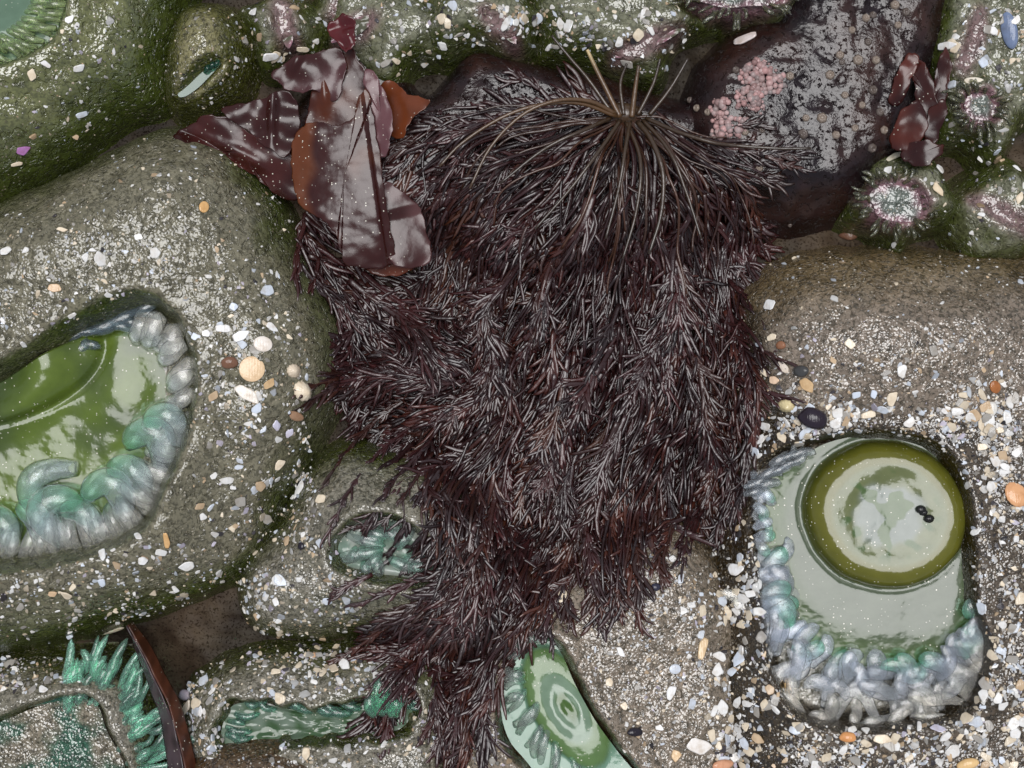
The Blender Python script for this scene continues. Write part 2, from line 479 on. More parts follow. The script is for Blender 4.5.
# --- small closed one beside it
a2 = thing('sea_anemone', 210, 60, 0, 'small closed khaki anemone with a slit of teal showing', 'anemone', GRP)
op2 = [(176, 92), (190, 76), (204, 64), (216, 58), (219, 62), (208, 74), (196, 86), (182, 95)]
body('column', a2, [(168, 20), (180, 2), (205, -6), (232, 2), (252, 24), (258, 52), (252, 82), (236, 104), (205, 118), (172, 116), (158, 92), (160, 50)], 88, 48, M['skin_sandy'],
     tint_skin(np.array([.08, .085, .014]), np.array([.20, .18, .08]), .4, .9, seed=2), zref=40, seed=110, openings=[dict(poly=op2, floor=62, w=7, z=80, bulge=2, wob=.5)])
ring_mesh('oral_disc', a2, poly_w(op2, 75), pw(198, 76, 75), lambda u, v, r: 66 + 0 * u, lambda u, v, r: np.tile([.06, .11, .08], (len(u), 1)), M['disc'], K=8)
for (x, y) in ((203, 66), (208, 63), (213, 61)):
    tentacle(a2, pw(x, y + 5, 76), pw(x + 4, y - 3, 76), 3.2, 1, 3, 68, 68, (.05, .22, .14))

# --- big one on the left
a3 = thing('sea_anemone', 130, 400, 0, 'huge left anemone with curled pale tentacles around an olive green disc', 'anemone', GRP)
op3 = [(-130, 400), (-60, 395), (0, 380), (50, 352), (95, 325), (130, 309), (155, 308), (178, 330), (190, 365), (188, 402), (178, 440), (160, 482), (140, 520), (100, 540), (50, 552), (0, 558), (-70, 560), (-140, 520)]
def lip3(U, V, h, sd):
    h = h + 16 * np.exp(-(((U - 60) / 130) ** 2 + ((V - 262 + (U - 60) * .35) / 48) ** 2))      # thick upper lip
    h = h - 14 * np.exp(-(((U - 230) / 30) ** 2 + ((V - 470) / 90) ** 2))
    return h
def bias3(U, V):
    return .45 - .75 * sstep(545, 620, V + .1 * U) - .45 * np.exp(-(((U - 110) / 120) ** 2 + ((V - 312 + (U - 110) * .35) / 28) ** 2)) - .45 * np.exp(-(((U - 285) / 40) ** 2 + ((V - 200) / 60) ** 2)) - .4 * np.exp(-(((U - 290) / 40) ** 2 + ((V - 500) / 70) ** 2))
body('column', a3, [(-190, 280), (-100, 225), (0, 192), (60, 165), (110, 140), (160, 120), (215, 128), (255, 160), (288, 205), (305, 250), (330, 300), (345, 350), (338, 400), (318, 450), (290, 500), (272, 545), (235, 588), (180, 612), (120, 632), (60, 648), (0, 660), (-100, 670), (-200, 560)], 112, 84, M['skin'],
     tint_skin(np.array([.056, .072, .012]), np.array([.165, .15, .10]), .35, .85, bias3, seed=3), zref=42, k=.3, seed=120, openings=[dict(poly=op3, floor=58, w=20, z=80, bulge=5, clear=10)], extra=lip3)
c3 = pw(-20, 400, 78)
def z3(u, v, r):
    e = np.sqrt(((u - c3[0] + 30) / 150) ** 2 + ((v - c3[1] + 30) / 92) ** 2)
    mu, mv = pw(8, 372, 78); a_ = (u - mu) * .94 - (v - mv) * .34; b_ = (u - mu) * .34 + (v - mv) * .94; me_ = np.sqrt((a_ / 88) ** 2 + (b_ / 44) ** 2)
    z = 64 + 15 * np.sqrt(np.clip(1 - me_ ** 2, 0, 1)) - 4 * np.exp(-((me_ - 1.05) / .06) ** 2) - .03 * (u - 60) + 12 * np.exp(-((e - .62) / .16) ** 2) - 8 * np.exp(-(e / .35) ** 2) - 6 * sstep(.6, 1., r) + 7 * np.exp(-(((u - 140) / 34) ** 2 + ((v - 395) / 50) ** 2))
    return z + 1.0 * fbm(u, v, 26, 301, 2)
def t3(u, v, r):
    t = lerp(np.array([.085, .125, .018]), np.array([.05, .075, .02]), sstep(.2, -.4, fbm(u, v, 60, 303, 2)))
    e = np.sqrt(((u - c3[0] + 30) / 150) ** 2 + ((v - c3[1] + 30) / 92) ** 2)
    return lerp(t, np.array([.035, .055, .018]), .6 * sstep(.62, .45, e))
ring_mesh('oral_disc', a3, poly_w(op3, 72), c3, z3, t3, M['disc'], K=60)
BLU = (.82, .89, .92); WHT = (.96, .95, .91); GRN = (.42, .86, .62)
# right rim: flat pale folds
for k in range(13):
    t = k / 12
    p = smooth_line([(137, 312), (165, 322), (186, 358), (189, 400), (180, 440), (165, 478)], 40)[int(t * 39)]
    c = np.array([95., 420.]); d = (c - p) / np.hypot(*(c - p))
    b = p + -d * 3; e = p + d * rng.uniform(20, 30) + np.array([0, rng.uniform(2, 14)])
    tentacle(a3, pw(*b, 84), pw(*e, 80), rng.uniform(7, 14), rng.uniform(-9, 9), rng.uniform(3, 9), 72 + rng.uniform(-2, 2), 66, WHT, BLU, rng.uniform(.45, .65), .8, curl=rng.uniform(-.6, .9))
# dark slaty folds tucked under the upper lip
for k in range(7):
    p = np.array([58 + k * 13.5, 352 - k * 6.4])
    for j in range(2):
        o_ = rng.uniform(-4, 4, 2)
        tentacle(a3, pw(p[0] - 16 + o_[0], p[1] - 3 + o_[1] + j * 5, 82), pw(p[0] + rng.uniform(12, 24), p[1] - rng.uniform(6, 16) + j * 8, 80), rng.uniform(4.5, 7.5), rng.uniform(-4, 4), 3, 72 - j * 3, 69, (.34, .42, .46), (.46, .55, .58), .5, curl=rng.uniform(-.6, .6))
# the large curls
for (bx, by, tx, ty, r_, bend, curl, z) in [(158, 470, 128, 420, 17, 16, -.9, 78), (176, 445, 148, 408, 15, 12, -.8, 84), (120, 520, 86, 470, 16, 14, -1.0, 78), (60, 545, 52, 478, 17, -14, 1.2, 78), (70, 470, 18, 510, 14, 16, -.4, 74), (140, 505, 112, 455, 15, 10, -.7, 74), (95, 545, 62, 500, 13, 8, -.6, 72), (35, 550, 20, 500, 14, 8, -.5, 72), (0, 555, -10, 508, 15, 8, -.4, 72)]:
    tentacle(a3, pw(bx, by, 86), pw(tx, ty, 86), r_, bend, 12, z - 8, z - 4, BLU, GRN, .7, .85, 20, 14, curl=curl)
# fringe along the bottom and right foot
for k in range(30):
    t = k / 29
    p = smooth_line([(-20, 560), (20, 557), (60, 555), (100, 545), (130, 528), (155, 498), (172, 462), (182, 430)], 60)[int(t * 59)]
    c = np.array([60., 430.]); d = (c - p) / np.hypot(*(c - p))
    b = p - d * rng.uniform(0, 6); e = p + d * rng.uniform(26, 44) + rng.uniform(-5, 5, 2)
    tentacle(a3, pw(*b, 82), pw(*e, 80), rng.uniform(6.5, 10), rng.uniform(-8, 8), rng.uniform(5, 12), 70, 68, WHT, BLU if k % 3 else (.18, .34, .28), .7, .8)

# --- lower left with bright green tentacles
a4 = thing('sea_anemone', 70, 720, 0, 'lower left anemone with a fan of bright jade green tentacles', 'anemone', GRP)
op4 = [(-60, 745), (0, 722), (40, 706), (80, 698), (98, 706), (106, 730), (118, 752), (126, 775), (120, 820), (40, 850), (-50, 830)]
body('column', a4, [(-120, 680), (-40, 662), (0, 656), (40, 655), (85, 654), (125, 660), (150, 685), (162, 720), (170, 768), (180, 830), (100, 900), (-80, 890), (-150, 780)], 66, 36, M['skin_sandy'],
     tint_skin(np.array([.055, .065, .010]), GREY, .3, .8, seed=4), zref=35, k=.1, seed=130, openings=[dict(poly=op4, floor=44, w=10, z=58, clear=18)])
ring_mesh('oral_disc', a4, poly_w(op4, 52), pw(30, 775, 52), lambda u, v, r: 51 + 2.5 * fbm(u, v, 22, 401, 3), lambda u, v, r: lerp(np.array([.03, .10, .06]), np.array([.20, .17, .12]), sstep(-.2, .25, fbm(u, v, 40, 402, 4))), M['skin_sandy'], K=30)
JADE = (.52, .92, .74)
for k in range(84):
    t = rng.uniform(0, 1)
    L = smooth_line([(62, 690), (90, 684), (116, 694), (132, 722), (142, 752), (148, 790)], 60)
    p = L[int(t * 59)]
    q = np.array([70., 775.]); d = (p - q) / np.hypot(*(p - q))
    out = d + np.array([.25, -.2]) + rng.normal(0, .3, 2); row = rng.uniform(-24, 12)
    b = p + d * row; e = b + out * rng.uniform(13, 34)
    col_ = np.array(JADE) * rng.uniform(.5, 1.2) + rng.uniform(0, .06)
    tentacle(a4, pw(*b, 58), pw(*e, 58), rng.uniform(3.6, 6), rng.uniform(-7, 7), rng.uniform(3, 7), 53 + rng.uniform(0, 6), 54, tuple(col_), tuple(col_ * .8 + np.array([.15, .2, .17])), .75, .7, 10, 8)
for k in range(12):
    x = -15 + k * 8
    tentacle(a4, pw(x, 712 - k * 1.6, 56), pw(x + 24, 703 - k * 1.6, 56), 5, 2, 4, 50, 52, (.10, .36, .26), (.2, .42, .34), .7)

# --- middle anemone, half under the seaweed
a5 = thing('sea_anemone', 340, 560, 0, 'middle anemone with teal folds peeking from under the seaweed fringe', 'anemone', GRP)
op5 = [(336, 548), (350, 528), (372, 518), (398, 522), (425, 540), (440, 560), (425, 580), (395, 578), (365, 572), (345, 566)]
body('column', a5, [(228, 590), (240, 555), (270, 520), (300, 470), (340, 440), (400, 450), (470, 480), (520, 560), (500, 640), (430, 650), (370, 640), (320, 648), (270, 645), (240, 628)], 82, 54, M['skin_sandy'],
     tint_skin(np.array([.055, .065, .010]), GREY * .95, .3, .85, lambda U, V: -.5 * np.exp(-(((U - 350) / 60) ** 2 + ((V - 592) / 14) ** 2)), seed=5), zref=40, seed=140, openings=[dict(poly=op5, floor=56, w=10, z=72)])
ring_mesh('oral_disc', a5, poly_w(op5, 64), pw(385, 550, 64), lambda u, v, r: 62 + 3 * np.cos(r * 8) + 2 * fbm(u, v, 20, 501, 2), lambda u, v, r: lerp(np.array([.12, .18, .14]), np.array([.26, .28, .25]), sstep(-.3, .3, fbm(u, v, 24, 502, 2))), M['disc'], K=24)
for k in range(16):
    a = math.radians(20 + k * 20) + rng.uniform(-.5, .5)
    b = np.array([388 + 50 * math.cos(a), 551 + 29 * math.sin(a)]); ff = rng.uniform(.1, .75); e = np.array([388 + 50 * ff * math.cos(a + .7), 551 + 27 * ff * math.sin(a + .7)])
    tentacle(a5, pw(*b, 70), pw(*e, 70), rng.uniform(5, 7.5), rng.uniform(-5, 5), 5, 62, 64, (.6, .68, .66), (.4, .7, .56), .65)

# --- bottom middle, slit with teal
a6 = thing('sea_anemone', 310, 710, 0, 'low grit-covered anemone with a long teal slit, near the bottom edge', 'anemone', GRP)
op6 = [(222, 745), (226, 715), (240, 703), (275, 706), (310, 712), (345, 706), (375, 700), (402, 690), (414, 700), (405, 725), (375, 735), (330, 738), (285, 740), (250, 752)]
body('column', a6, [(180, 690), (200, 668), (230, 652), (280, 645), (330, 648), (380, 640), (425, 640), (455, 680), (460, 740), (450, 830), (330, 880), (200, 850), (172, 760)], 70, 42, M['skin_sandy'],
     tint_skin(np.array([.055, .065, .010]), GREY, .3, .85, lambda U, V: -.6 * np.exp(-(((U - 340) / 60) ** 2 + ((V - 692 + .2 * (U - 340)) / 10) ** 2)), seed=6), zref=38, k=.15, seed=150, openings=[dict(poly=op6, floor=46, w=9, z=62, wob=7)])
ring_mesh('oral_disc', a6, poly_w(op6, 55), pw(318, 724, 55), lambda u, v, r: 51 + 4.5 * fbm(u * .45, v, 10, 601, 3) + 4 * sstep(.55, 1, r), lambda u, v, r: lerp(np.array([.035, .075, .03]), np.array([.12, .16, .12]), sstep(-.3, .3, fbm(u, v, 22, 602, 2))), M['disc'], K=30)
for k in range(40):
    t = rng.uniform(0, 1)
    p = smooth_line([(226, 742), (232, 722), (250, 705), (290, 708), (330, 708), (370, 700), (400, 694), (408, 715)], 60)[int(t * 59)]
    b = p + np.array([0, -3.]); e = p + np.array([rng.uniform(10, 26), rng.uniform(-3, 9)]); b = b + rng.uniform(-4, 2, 2)
    tentacle(a6, pw(*b, 60), pw(*e, 60), rng.uniform(3, 5.5), rng.uniform(-5, 5), 3, 54 + rng.uniform(-2, 3), 53, (.3, .5, .42), (.25, .55, .4), .6)
# the bright mint tuft of tentacles right of the slit
for k in range(9):
    b = np.array([374 + rng.uniform(0, 26), 718 - rng.uniform(0, 6)]); e = b + np.array([rng.uniform(-6, 8), -rng.uniform(18, 42)])
    tentacle(a6, pw(*b, 70), pw(*e, 70), rng.uniform(5, 8), rng.uniform(-6, 6), 5, 66, 68, (.35, .78, .55), (.6, .8, .7), .7)
a6_green = [(386, 715, 396, 690), (396, 712, 390, 680)]

# --- bottom centre, elongated spiral disc
a7 = thing('sea_anemone', 600, 680, 0, 'brownish anemone with an elongated jade spiral disc below the seaweed', 'anemone', GRP)
op7 = [(508, 655), (518, 638), (540, 636), (560, 652), (575, 684), (594, 718), (615, 748), (650, 800), (620, 850), (565, 815), (530, 766), (508, 738), (500, 700)]
body('column', a7, [(440, 720), (470, 660), (500, 600), (560, 560), (640, 520), (700, 520), (745, 600), (760, 680), (770, 760), (760, 880), (560, 920), (430, 850)], 78, 60, M['skin_sandy'],
     tint_skin(np.array([.07, .045, .016]), np.array([.22, .175, .13]), .3, .85, seed=7), zref=42, k=.25, seed=160, openings=[dict(poly=op7, floor=44, w=11, z=66, clear=8)])
c7 = pw(566, 708, 60)
def ell7(u, v):
    k = math.radians(59); du, dv = u - c7[0], v - c7[1]
    x = du * math.cos(k) + dv * math.sin(k); y = -du * math.sin(k) + dv * math.cos(k)
    return np.sqrt((x / 66) ** 2 + (y / 33) ** 2) + .05 * fbm(u, v, 30, 703, 2)
def z7(u, v, r):
    e = ell7(u, v)
    z = 56 + .08 * (v - c7[1]) + 7 * np.sqrt(np.clip(1 - np.clip((e - .62) / .36, -1, 1) ** 2, 0, 1)) * (e > .62) + 7 * (e <= .62)
    return z - 3.2 * sstep(.62, .3, e) + 1.5 * np.exp(-((e - .18) / .12) ** 2) + .9 * fbm(u, v, 20, 701, 2)
def t7(u, v, r):
    e = ell7(u, v)
    t = np.tile([.13, .23, .165], (len(u), 1))
    t = lerp(t, np.array([.085, .15, .05]), sstep(1.0, .9, e))
    t = lerp(t, np.array([.15, .22, .15]), sstep(.62, .52, e))
    return lerp(t, np.array([.05, .10, .02]), sstep(.28, .14, e + .15 * fbm(u, v, 16, 706, 2)))
ring_mesh('oral_disc', a7, poly_w(op7, 60), c7, z7, t7, M['disc'], K=50)
for k in range(24):
    t = k / 23
    p = smooth_line([(600, 800), (560, 772), (532, 742), (514, 705), (512, 668), (524, 644), (545, 640)], 60)[int(t * 59)]
    c = np.array([565., 712.]); d = (c - p) / np.hypot(*(c - p))
    b = p - d * 7 + np.array([0, 6]) * (1 - t); e = p + d * rng.uniform(8, 18) + np.array([0, -rng.uniform(6, 22)])
    tentacle(a7, pw(*b, 68), pw(*e, 68), rng.uniform(4, 6.5), rng.uniform(-6, 6), 6, 58, 60, (.66, .70, .66), (.35, .66, .5) if k % 2 else (.56, .66, .66), .6)

# --- big one on the right
a8 = thing('sea_anemone', 880, 520, 0, 'large right anemone with an olive ring on a glossy pale green disc', 'anemone', GRP)
op8 = [(752, 480), (775, 462), (810, 445), (850, 438), (900, 440), (936, 452), (955, 485), (962, 540), (965, 600), (978, 650), (964, 700), (925, 714), (850, 720), (800, 708), (776, 660), (768, 600), (760, 540)]
def lip8(U, V, h, sd):
    h = h + 16 * np.exp(-(((U - 900) / 150) ** 2 + ((V - 340) / 60) ** 2))
    return h - 10 * np.exp(-(((U - 860) / 110) ** 2 + ((V - 432) / 24) ** 2))
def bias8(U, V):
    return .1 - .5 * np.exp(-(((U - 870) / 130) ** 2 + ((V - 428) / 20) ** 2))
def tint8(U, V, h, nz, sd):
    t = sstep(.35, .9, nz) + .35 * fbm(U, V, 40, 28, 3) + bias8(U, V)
    t = t - .75 * sstep(395, 450, V) - .5 * sstep(800, 760, U) * sstep(330, 420, V)  # darker brown skin lower down, contact shade between the shells painted in
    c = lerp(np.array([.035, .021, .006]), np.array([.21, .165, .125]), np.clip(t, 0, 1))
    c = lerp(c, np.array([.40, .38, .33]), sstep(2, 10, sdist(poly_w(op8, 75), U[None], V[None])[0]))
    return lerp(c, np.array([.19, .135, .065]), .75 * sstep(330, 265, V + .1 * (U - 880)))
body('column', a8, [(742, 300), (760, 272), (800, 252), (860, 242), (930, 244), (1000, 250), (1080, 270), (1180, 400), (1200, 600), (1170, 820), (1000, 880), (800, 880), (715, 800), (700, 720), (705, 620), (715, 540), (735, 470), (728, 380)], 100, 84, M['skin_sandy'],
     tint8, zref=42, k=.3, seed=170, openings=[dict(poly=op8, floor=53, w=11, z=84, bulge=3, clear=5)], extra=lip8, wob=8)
c8 = pw(888, 515, 80)
def ell8(u, v):
    a = math.radians(8); du, dv = u - c8[0], v - c8[1]
    x = du * math.cos(a) + dv * math.sin(a); y = -du * math.sin(a) + dv * math.cos(a)
    return np.sqrt((x / 76) ** 2 + (y / 69) ** 2) + .022 * fbm(u, v, 36, 808, 2)
def tilt8(u, v): return .075 * (u - c8[0]) + .06 * (v - c8[1])
def z8(u, v, r):
    e = ell8(u, v)
    z = 68 + tilt8(u, v) - 3 * sstep(.75, 1, r)
    z = z + 20 * np.sqrt(np.clip(1 - np.clip((e - .74) / .27, -1, 1) ** 2, 0, 1)) * (e > .74) + 20 * (e <= .74)
    z = z - 3.2 * sstep(.72, .35, e) + 1.9 * fbm(u, v, 36, 803, 2) * sstep(.7, .5, e)
    z = z - 1.6 * np.exp(-((e - 1.04) / .05) ** 2)
    return z + .7 * fbm(u, v, 40, 801, 2)
def t8(u, v, r):
    e = ell8(u, v)
    t = np.tile([.065, .085, .05], (len(u), 1))
    t = lerp(t, np.array([.05, .085, .02]), sstep(.72, .95, r) * sstep(1.05, 1.3, e))
    ring = sstep(1.03, .99, e)
    t = lerp(t, np.array([.10, .098, .012]), ring)
    t = lerp(t, np.array([.065, .07, .008]), ring * sstep(.9, 1., e))
    t = lerp(t, np.array([.11, .13, .06]), .8 * sstep(.74, .66, e))
    t = lerp(t, np.array([.15, .175, .165]), .8 * sstep(.5, .35, e + .12 * fbm(u, v, 20, 811, 2)))
    g = sstep(.02, .1, fbm(u, v, 24, 815, 2) - .55 * np.abs(e - .3))
    return lerp(t, np.array([.05, .09, .025]), g * sstep(.7, .5, e))
ring_mesh('oral_disc', a8, poly_w([(775, 480), (800, 462), (830, 444), (868, 436), (905, 440), (938, 455), (962, 490), (972, 540), (976, 590), (974, 630), (956, 658), (905, 670), (855, 664), (812, 645), (784, 610), (770, 568), (768, 520)], 74, 12), c8, z8, t8, M['disc'], K=80)
SLATE = (.80, .84, .91); PALE = (.95, .92, .86)
L8 = smooth_line([(762, 484), (768, 520), (778, 560), (790, 600), (812, 635), (850, 655), (890, 660), (930, 655), (960, 632), (974, 600)], 120)
cand = []
for depth0, n in ((.0, 30), (.22, 30), (.45, 30), (.7, 28), (.95, 28)):
    for k in range(n):
        t = (k + .5 + rng.uniform(-.4, .4)) / n
        if depth0 > .3 and t < .16: continue
        depth = float(np.clip(depth0 + rng.uniform(-.1, .1), 0, 1))
        width = 8 + 52 * np.exp(-((t - .52) / .26) ** 2) + 12 * (t > .2)
        cand.append((depth * width, t, depth))
cand.sort(reverse=True)
cent = np.array([880., 545.])
for out, t, depth in cand:
    p = L8[int(np.clip(t, 0, .999) * 119)]; d = (cent - p) / np.hypot(*(cent - p)); side_ = np.array([-d[1], d[0]])
    narrow = t < .2
    ln = rng.uniform(30, 52) * (.5 if narrow else 1)
    mid = p - d * (out + 12)
    a = rng.normal(0, .7); dd = d * math.cos(a) + side_ * math.sin(a)
    b = mid - dd * ln * .5; e = mid + dd * ln * .5
    if b[0] < 757: e[0] += 757 - b[0]; b[0] = 757
    cc = lerp(np.array(SLATE), np.array(PALE), np.array([np.clip(depth * 1.3 + rng.uniform(-.35, .1), 0, 1)]))[0] * rng.uniform(.8, 1.1)
    tip = (.35, .75, .55) if depth < .3 and rng.uniform() < .3 else tuple(cc * .95)
    tentacle(a8, pw(*b, 80), pw(*e, 80), rng.uniform(6, 9.5) * (.6 if narrow else 1) * (1.15 - .4 * depth), rng.uniform(-10, 10), rng.uniform(2, 5), tilt8(*mid) + 66 - 5 * depth + rng.uniform(-2, 2), tilt8(*mid) + 70 - 6 * depth + rng.uniform(-2, 2), tuple(cc), tip, rng.uniform(.24, .4), .95, 18, 12, curl=rng.uniform(-1.4, 1.4))
for k in range(8):      # slaty folds at the left upper corner
    p = np.array([752 + k * 6, 484 - k * 4.5])
    for j in range(2):
        o_ = rng.uniform(-3, 3, 2)
        tentacle(a8, pw(p[0] - 8 + o_[0], p[1] + 6 + o_[1] + j * 7, 82), pw(p[0] + rng.uniform(10, 22), p[1] - rng.uniform(2, 10) + j * 7, 80), rng.uniform(3.5, 6), rng.uniform(-4, 4), 3, 71 - 2 * j, 69, (.5, .53, .56), (.62, .65, .66), .5, curl=rng.uniform(-.7, .7))

# ------------------------------------------------------------------ small aggregating anemones
def ellipse(cx, cy, rx, ry, rot=0, n=14, wob=.08, seed=0):
    r = np.random.default_rng(seed); a = np.arange(n) * 2 * np.pi / n; k = 1 + wob * r.uniform(-1, 1, n); c, s = math.cos(math.radians(rot)), math.sin(math.radians(rot))
    x = rx * np.cos(a) * k; y = ry * np.sin(a) * k
    return [(cx + X * c - Y * s, cy + X * s + Y * c) for X, Y in zip(x, y)]
small = [
    (282, 22, 42, 46, 0, (284, 24, 7, 24, -15), 62, 'small shell-studded anemone with a pink streak beside the white shell strip', 0),
    (385, 28, 58, 50, 10, (352, 28, 8, 24, 60), 58, 'small lumpy anemone above the dark kelp blades, dotted with cream shells', 0),
    (478, 12, 62, 44, 0, (500, 26, 5, 24, -45), 66, 'small anemone with a pink crease on the top edge above the dark rock', 0),
    (622, 18, 92, 56, 4, (648, 42, 6, 36, 68), 64, 'wide shell-covered anemone behind the seaweed stalks with pink fold', 0),
    (738, -6, 74, 34, 0, (738, -10, 48, 17, 0), 74, 'open small anemone with frilled pinkish tentacles at the top edge', 44),
    (988, 36, 58, 72, 8, (974, 40, 6, 32, 18), 66, 'small anemone with a mauve streak in the upper right corner', 0),
    (985, 112, 52, 46, 0, (982, 106, 17, 14, 20), 70, 'flower-like small anemone with a pink mouth ringed by grey tentacles', 40),
    (902, 200, 52, 46, 0, (898, 202, 27, 20, 10), 70, 'small anemone with a purple rimmed disc beside the reddish seaweed', 40),
    (1002, 206, 56, 52, 0, (1006, 214, 6, 34, -60), 64, 'brownish small anemone with a violet crease at the right edge', 0),
    (338, 8, 34, 30, 0, (340, 6, 6, 16, 20), 40, 'low olive anemone behind the tip of the red kelp', 0),
]
for si, (cx, cy, rx, ry, rot, op, H, lab, nt_) in enumerate(small):
    t = thing('small_anemone', cx, cy, 0, lab, 'anemone', 'small anemones along the top edge')
    ox, oy, orx, ory, orot = op
    opoly = ellipse(ox, oy, orx, ory, orot, 14, .08, si)
    ow = poly_w(opoly, H)
    def tf(U, V, h, nz, sd, ow=ow, si=si):
        tt = np.clip(sstep(.45, .9, nz) + .5 * fbm(U, V, 22, 900 + si, 3), 0, 1)
        c = lerp(np.array([.06, .074, .014]), np.array([.17, .17, .11]), tt)
        d = -sdist(ow, U[None], V[None])[0]
        g = np.exp(-(np.clip(d + 4 * fbm(U, V, 14, 950 + si, 2), 0, None) / 7) ** 2)
        return lerp(c, PINK * (.8 if nt_ else .62), (.8 if nt_ else .6) * g)
    body('column', t, ellipse(cx, cy, rx * 1.12, ry * 1.1, rot, 16, .24, si + 40), H, 34, M['skin_small'], tf, zref=35, k=.25, seed=200 + si * 10, rough=3.4, lump=16,
         openings=[dict(poly=opoly, floor=H - (12 if nt_ else 6), w=6, z=H, bulge=2, wob=3.5 if nt_ else 7, clear=3 if not nt_ else 12)])
    ctr = pw(ox, oy, H)
    ring_mesh('oral_disc', t, poly_w(opoly, H - 6), ctr, lambda u, v, r, H=H: H - (8.5 + (1.5 * fbm(u, v, 12, 6, 2) if nt_ else -2.2 * fbm(u, v, 9, 5, 2))), (lambda u, v, r: lerp(np.array([.12, .14, .12]), PINK * .8, sstep(.45, 1.1, r + .5 * fbm(u, v, 16, 78, 2)) * .75)) if nt_ else (lambda u, v, r: lerp(np.array([.08, .08, .05]), PINK * .7, sstep(-.2, .4, fbm(u, v, 14, 77, 2)))), M['skin_small'] if nt_ else M['disc'], K=14)
    if nt_:
        for row in range(2):
            for k in range(nt_ // 2 + 4):
                a = 2 * math.pi * (k + .5 * row) / (nt_ // 2 + 4) + rng.uniform(-.22, .22)
                if rng.uniform() < .12: continue
                cr, sr = math.cos(math.radians(orot)), math.sin(math.radians(orot))
                def E(f):
                    x, y = orx * f * math.cos(a), ory * f * math.sin(a)
                    return (ox + x * cr - y * sr, oy + x * sr + y * cr)
                f0 = 1.0 + .22 * row
                b = np.array(E(f0)); dd = (b - np.array([ox, oy])); dd /= np.hypot(*dd)
                e = b + dd * rng.uniform(7, 19) + rng.uniform(-4, 4, 2)
                tentacle(t, pw(*b, H), pw(*e, H), rng.uniform(1.9, 3.5), rng.uniform(-4, 4), rng.uniform(2, 6), H - 5, H - 3 - 2 * row, (.26, .25, .14), (.46, .48, .38), .55, .7, 8, 6)

# ------------------------------------------------------------------ crust and barnacles on the wet rock
def crust_extra(U, V, h, sd):
    return h + 7 * np.abs(pnoise(U, V, 8, 61)) * np.clip(sd / 4, 0, 1) + 3 * pnoise(U, V, 14, 62)
def lump_geo():
    n = 10; rings = [(math.sin(a), .5 - .55 * math.cos(a)) for a in np.linspace(.5, math.pi - .3, 5)]
    V = [(r_ * math.cos(2 * math.pi * k / n), r_ * math.sin(2 * math.pi * k / n), z_) for r_, z_ in rings for k in range(n)] + [(0, 0, 1.06), (0, 0, 0)]
    q = [(j * n + k, j * n + (k + 1) % n, (j + 1) * n + (k + 1) % n, (j + 1) * n + k) for j in range(4) for k in range(n)]
    t = [(4 * n + k, 4 * n + (k + 1) % n, 5 * n) for k in range(n)] + [((k + 1) % n, k, 5 * n + 1) for k in range(n)]
    return np.array(V), np.array(q), np.array(t)
for poly, lab in (([(742, 72), (752, 60), (766, 60), (776, 70), (786, 80), (778, 92), (765, 96), (764, 110), (754, 112), (746, 104), (738, 108), (734, 98), (742, 88)], 'bigger upper clump of knobbly pink coralline crust on the wet rock'),
                  ([(716, 118), (728, 114), (738, 118), (748, 122), (746, 134), (734, 138), (722, 142), (710, 136)], 'lower pink coralline crust patch nearest the seaweed strands'),
                  ([(712, 98), (722, 94), (730, 98), (726, 110), (714, 112), (708, 106)], 'smallest pink coralline crust spot on the wet rock')):
    pw_ = poly_w(poly, 60); lo = pw_.min(0); hi = pw_.max(0); Vs, Qs, Ts, Cs = [], [], [], []; off = 0
    n_ = int((hi[0] - lo[0]) * (hi[1] - lo[1]) / 5)
    uu = rng.uniform(lo[0] - 3, hi[0] + 3, n_); vv = rng.uniform(lo[1] - 3, hi[1] + 3, n_)
    ds = sdist(pw_, uu[None], vv[None])[0] + 4 * pnoise(uu, vv, 9, 66)
    for u_, v_, d_ in zip(uu, vv, ds):
        if d_ < 0: continue
        V, q, t = lump_geo(); s_ = rng.uniform(1.1, 3.8) * (.7 + .3 * min(d_ / 6, 1)); zz = float(samp(GH, u_, v_)) + min(d_, 9) * .35
        Vs.append(np.column_stack([V[:, 0] * s_ + u_, V[:, 1] * s_ + v_, V[:, 2] * s_ * 1.5 + zz - 1.5])); Qs.append(q[:, ::-1] + off); Ts.append(t[:, ::-1] + off); off += len(V)
        Cs.append(np.tile(np.array([.42, .24, .23]) * rng.uniform(.5, 1.1) + np.array([0, .06, .06]) * rng.uniform(0, 1), (len(V), 1)))
    o = put('coralline_crust', np.vstack(Vs), np.vstack(Qs), np.vstack(Ts), np.vstack(Cs), M['crust'])
    tag(o, lab, 'coralline crust', 'pink coralline crust patches')

GHB = blur(GH, 1.5)
GGY, GGX = np.gradient(GHB, STEP)
def surf(px, py):
    z = 60.
    for _ in range(6):
        u, v = pw(px, py, z); z = float(samp(GH, u, v))
    return u, v, z
def normal_at(u, v, cap=1.1):
    gx, gy = float(samp(GGX, u, v)), float(samp(GGY, u, v))
    g = math.hypot(gx, gy)
    if g > cap: gx *= cap / g; gy *= cap / g
    return Vector((-gx, gy, 1)).normalized()

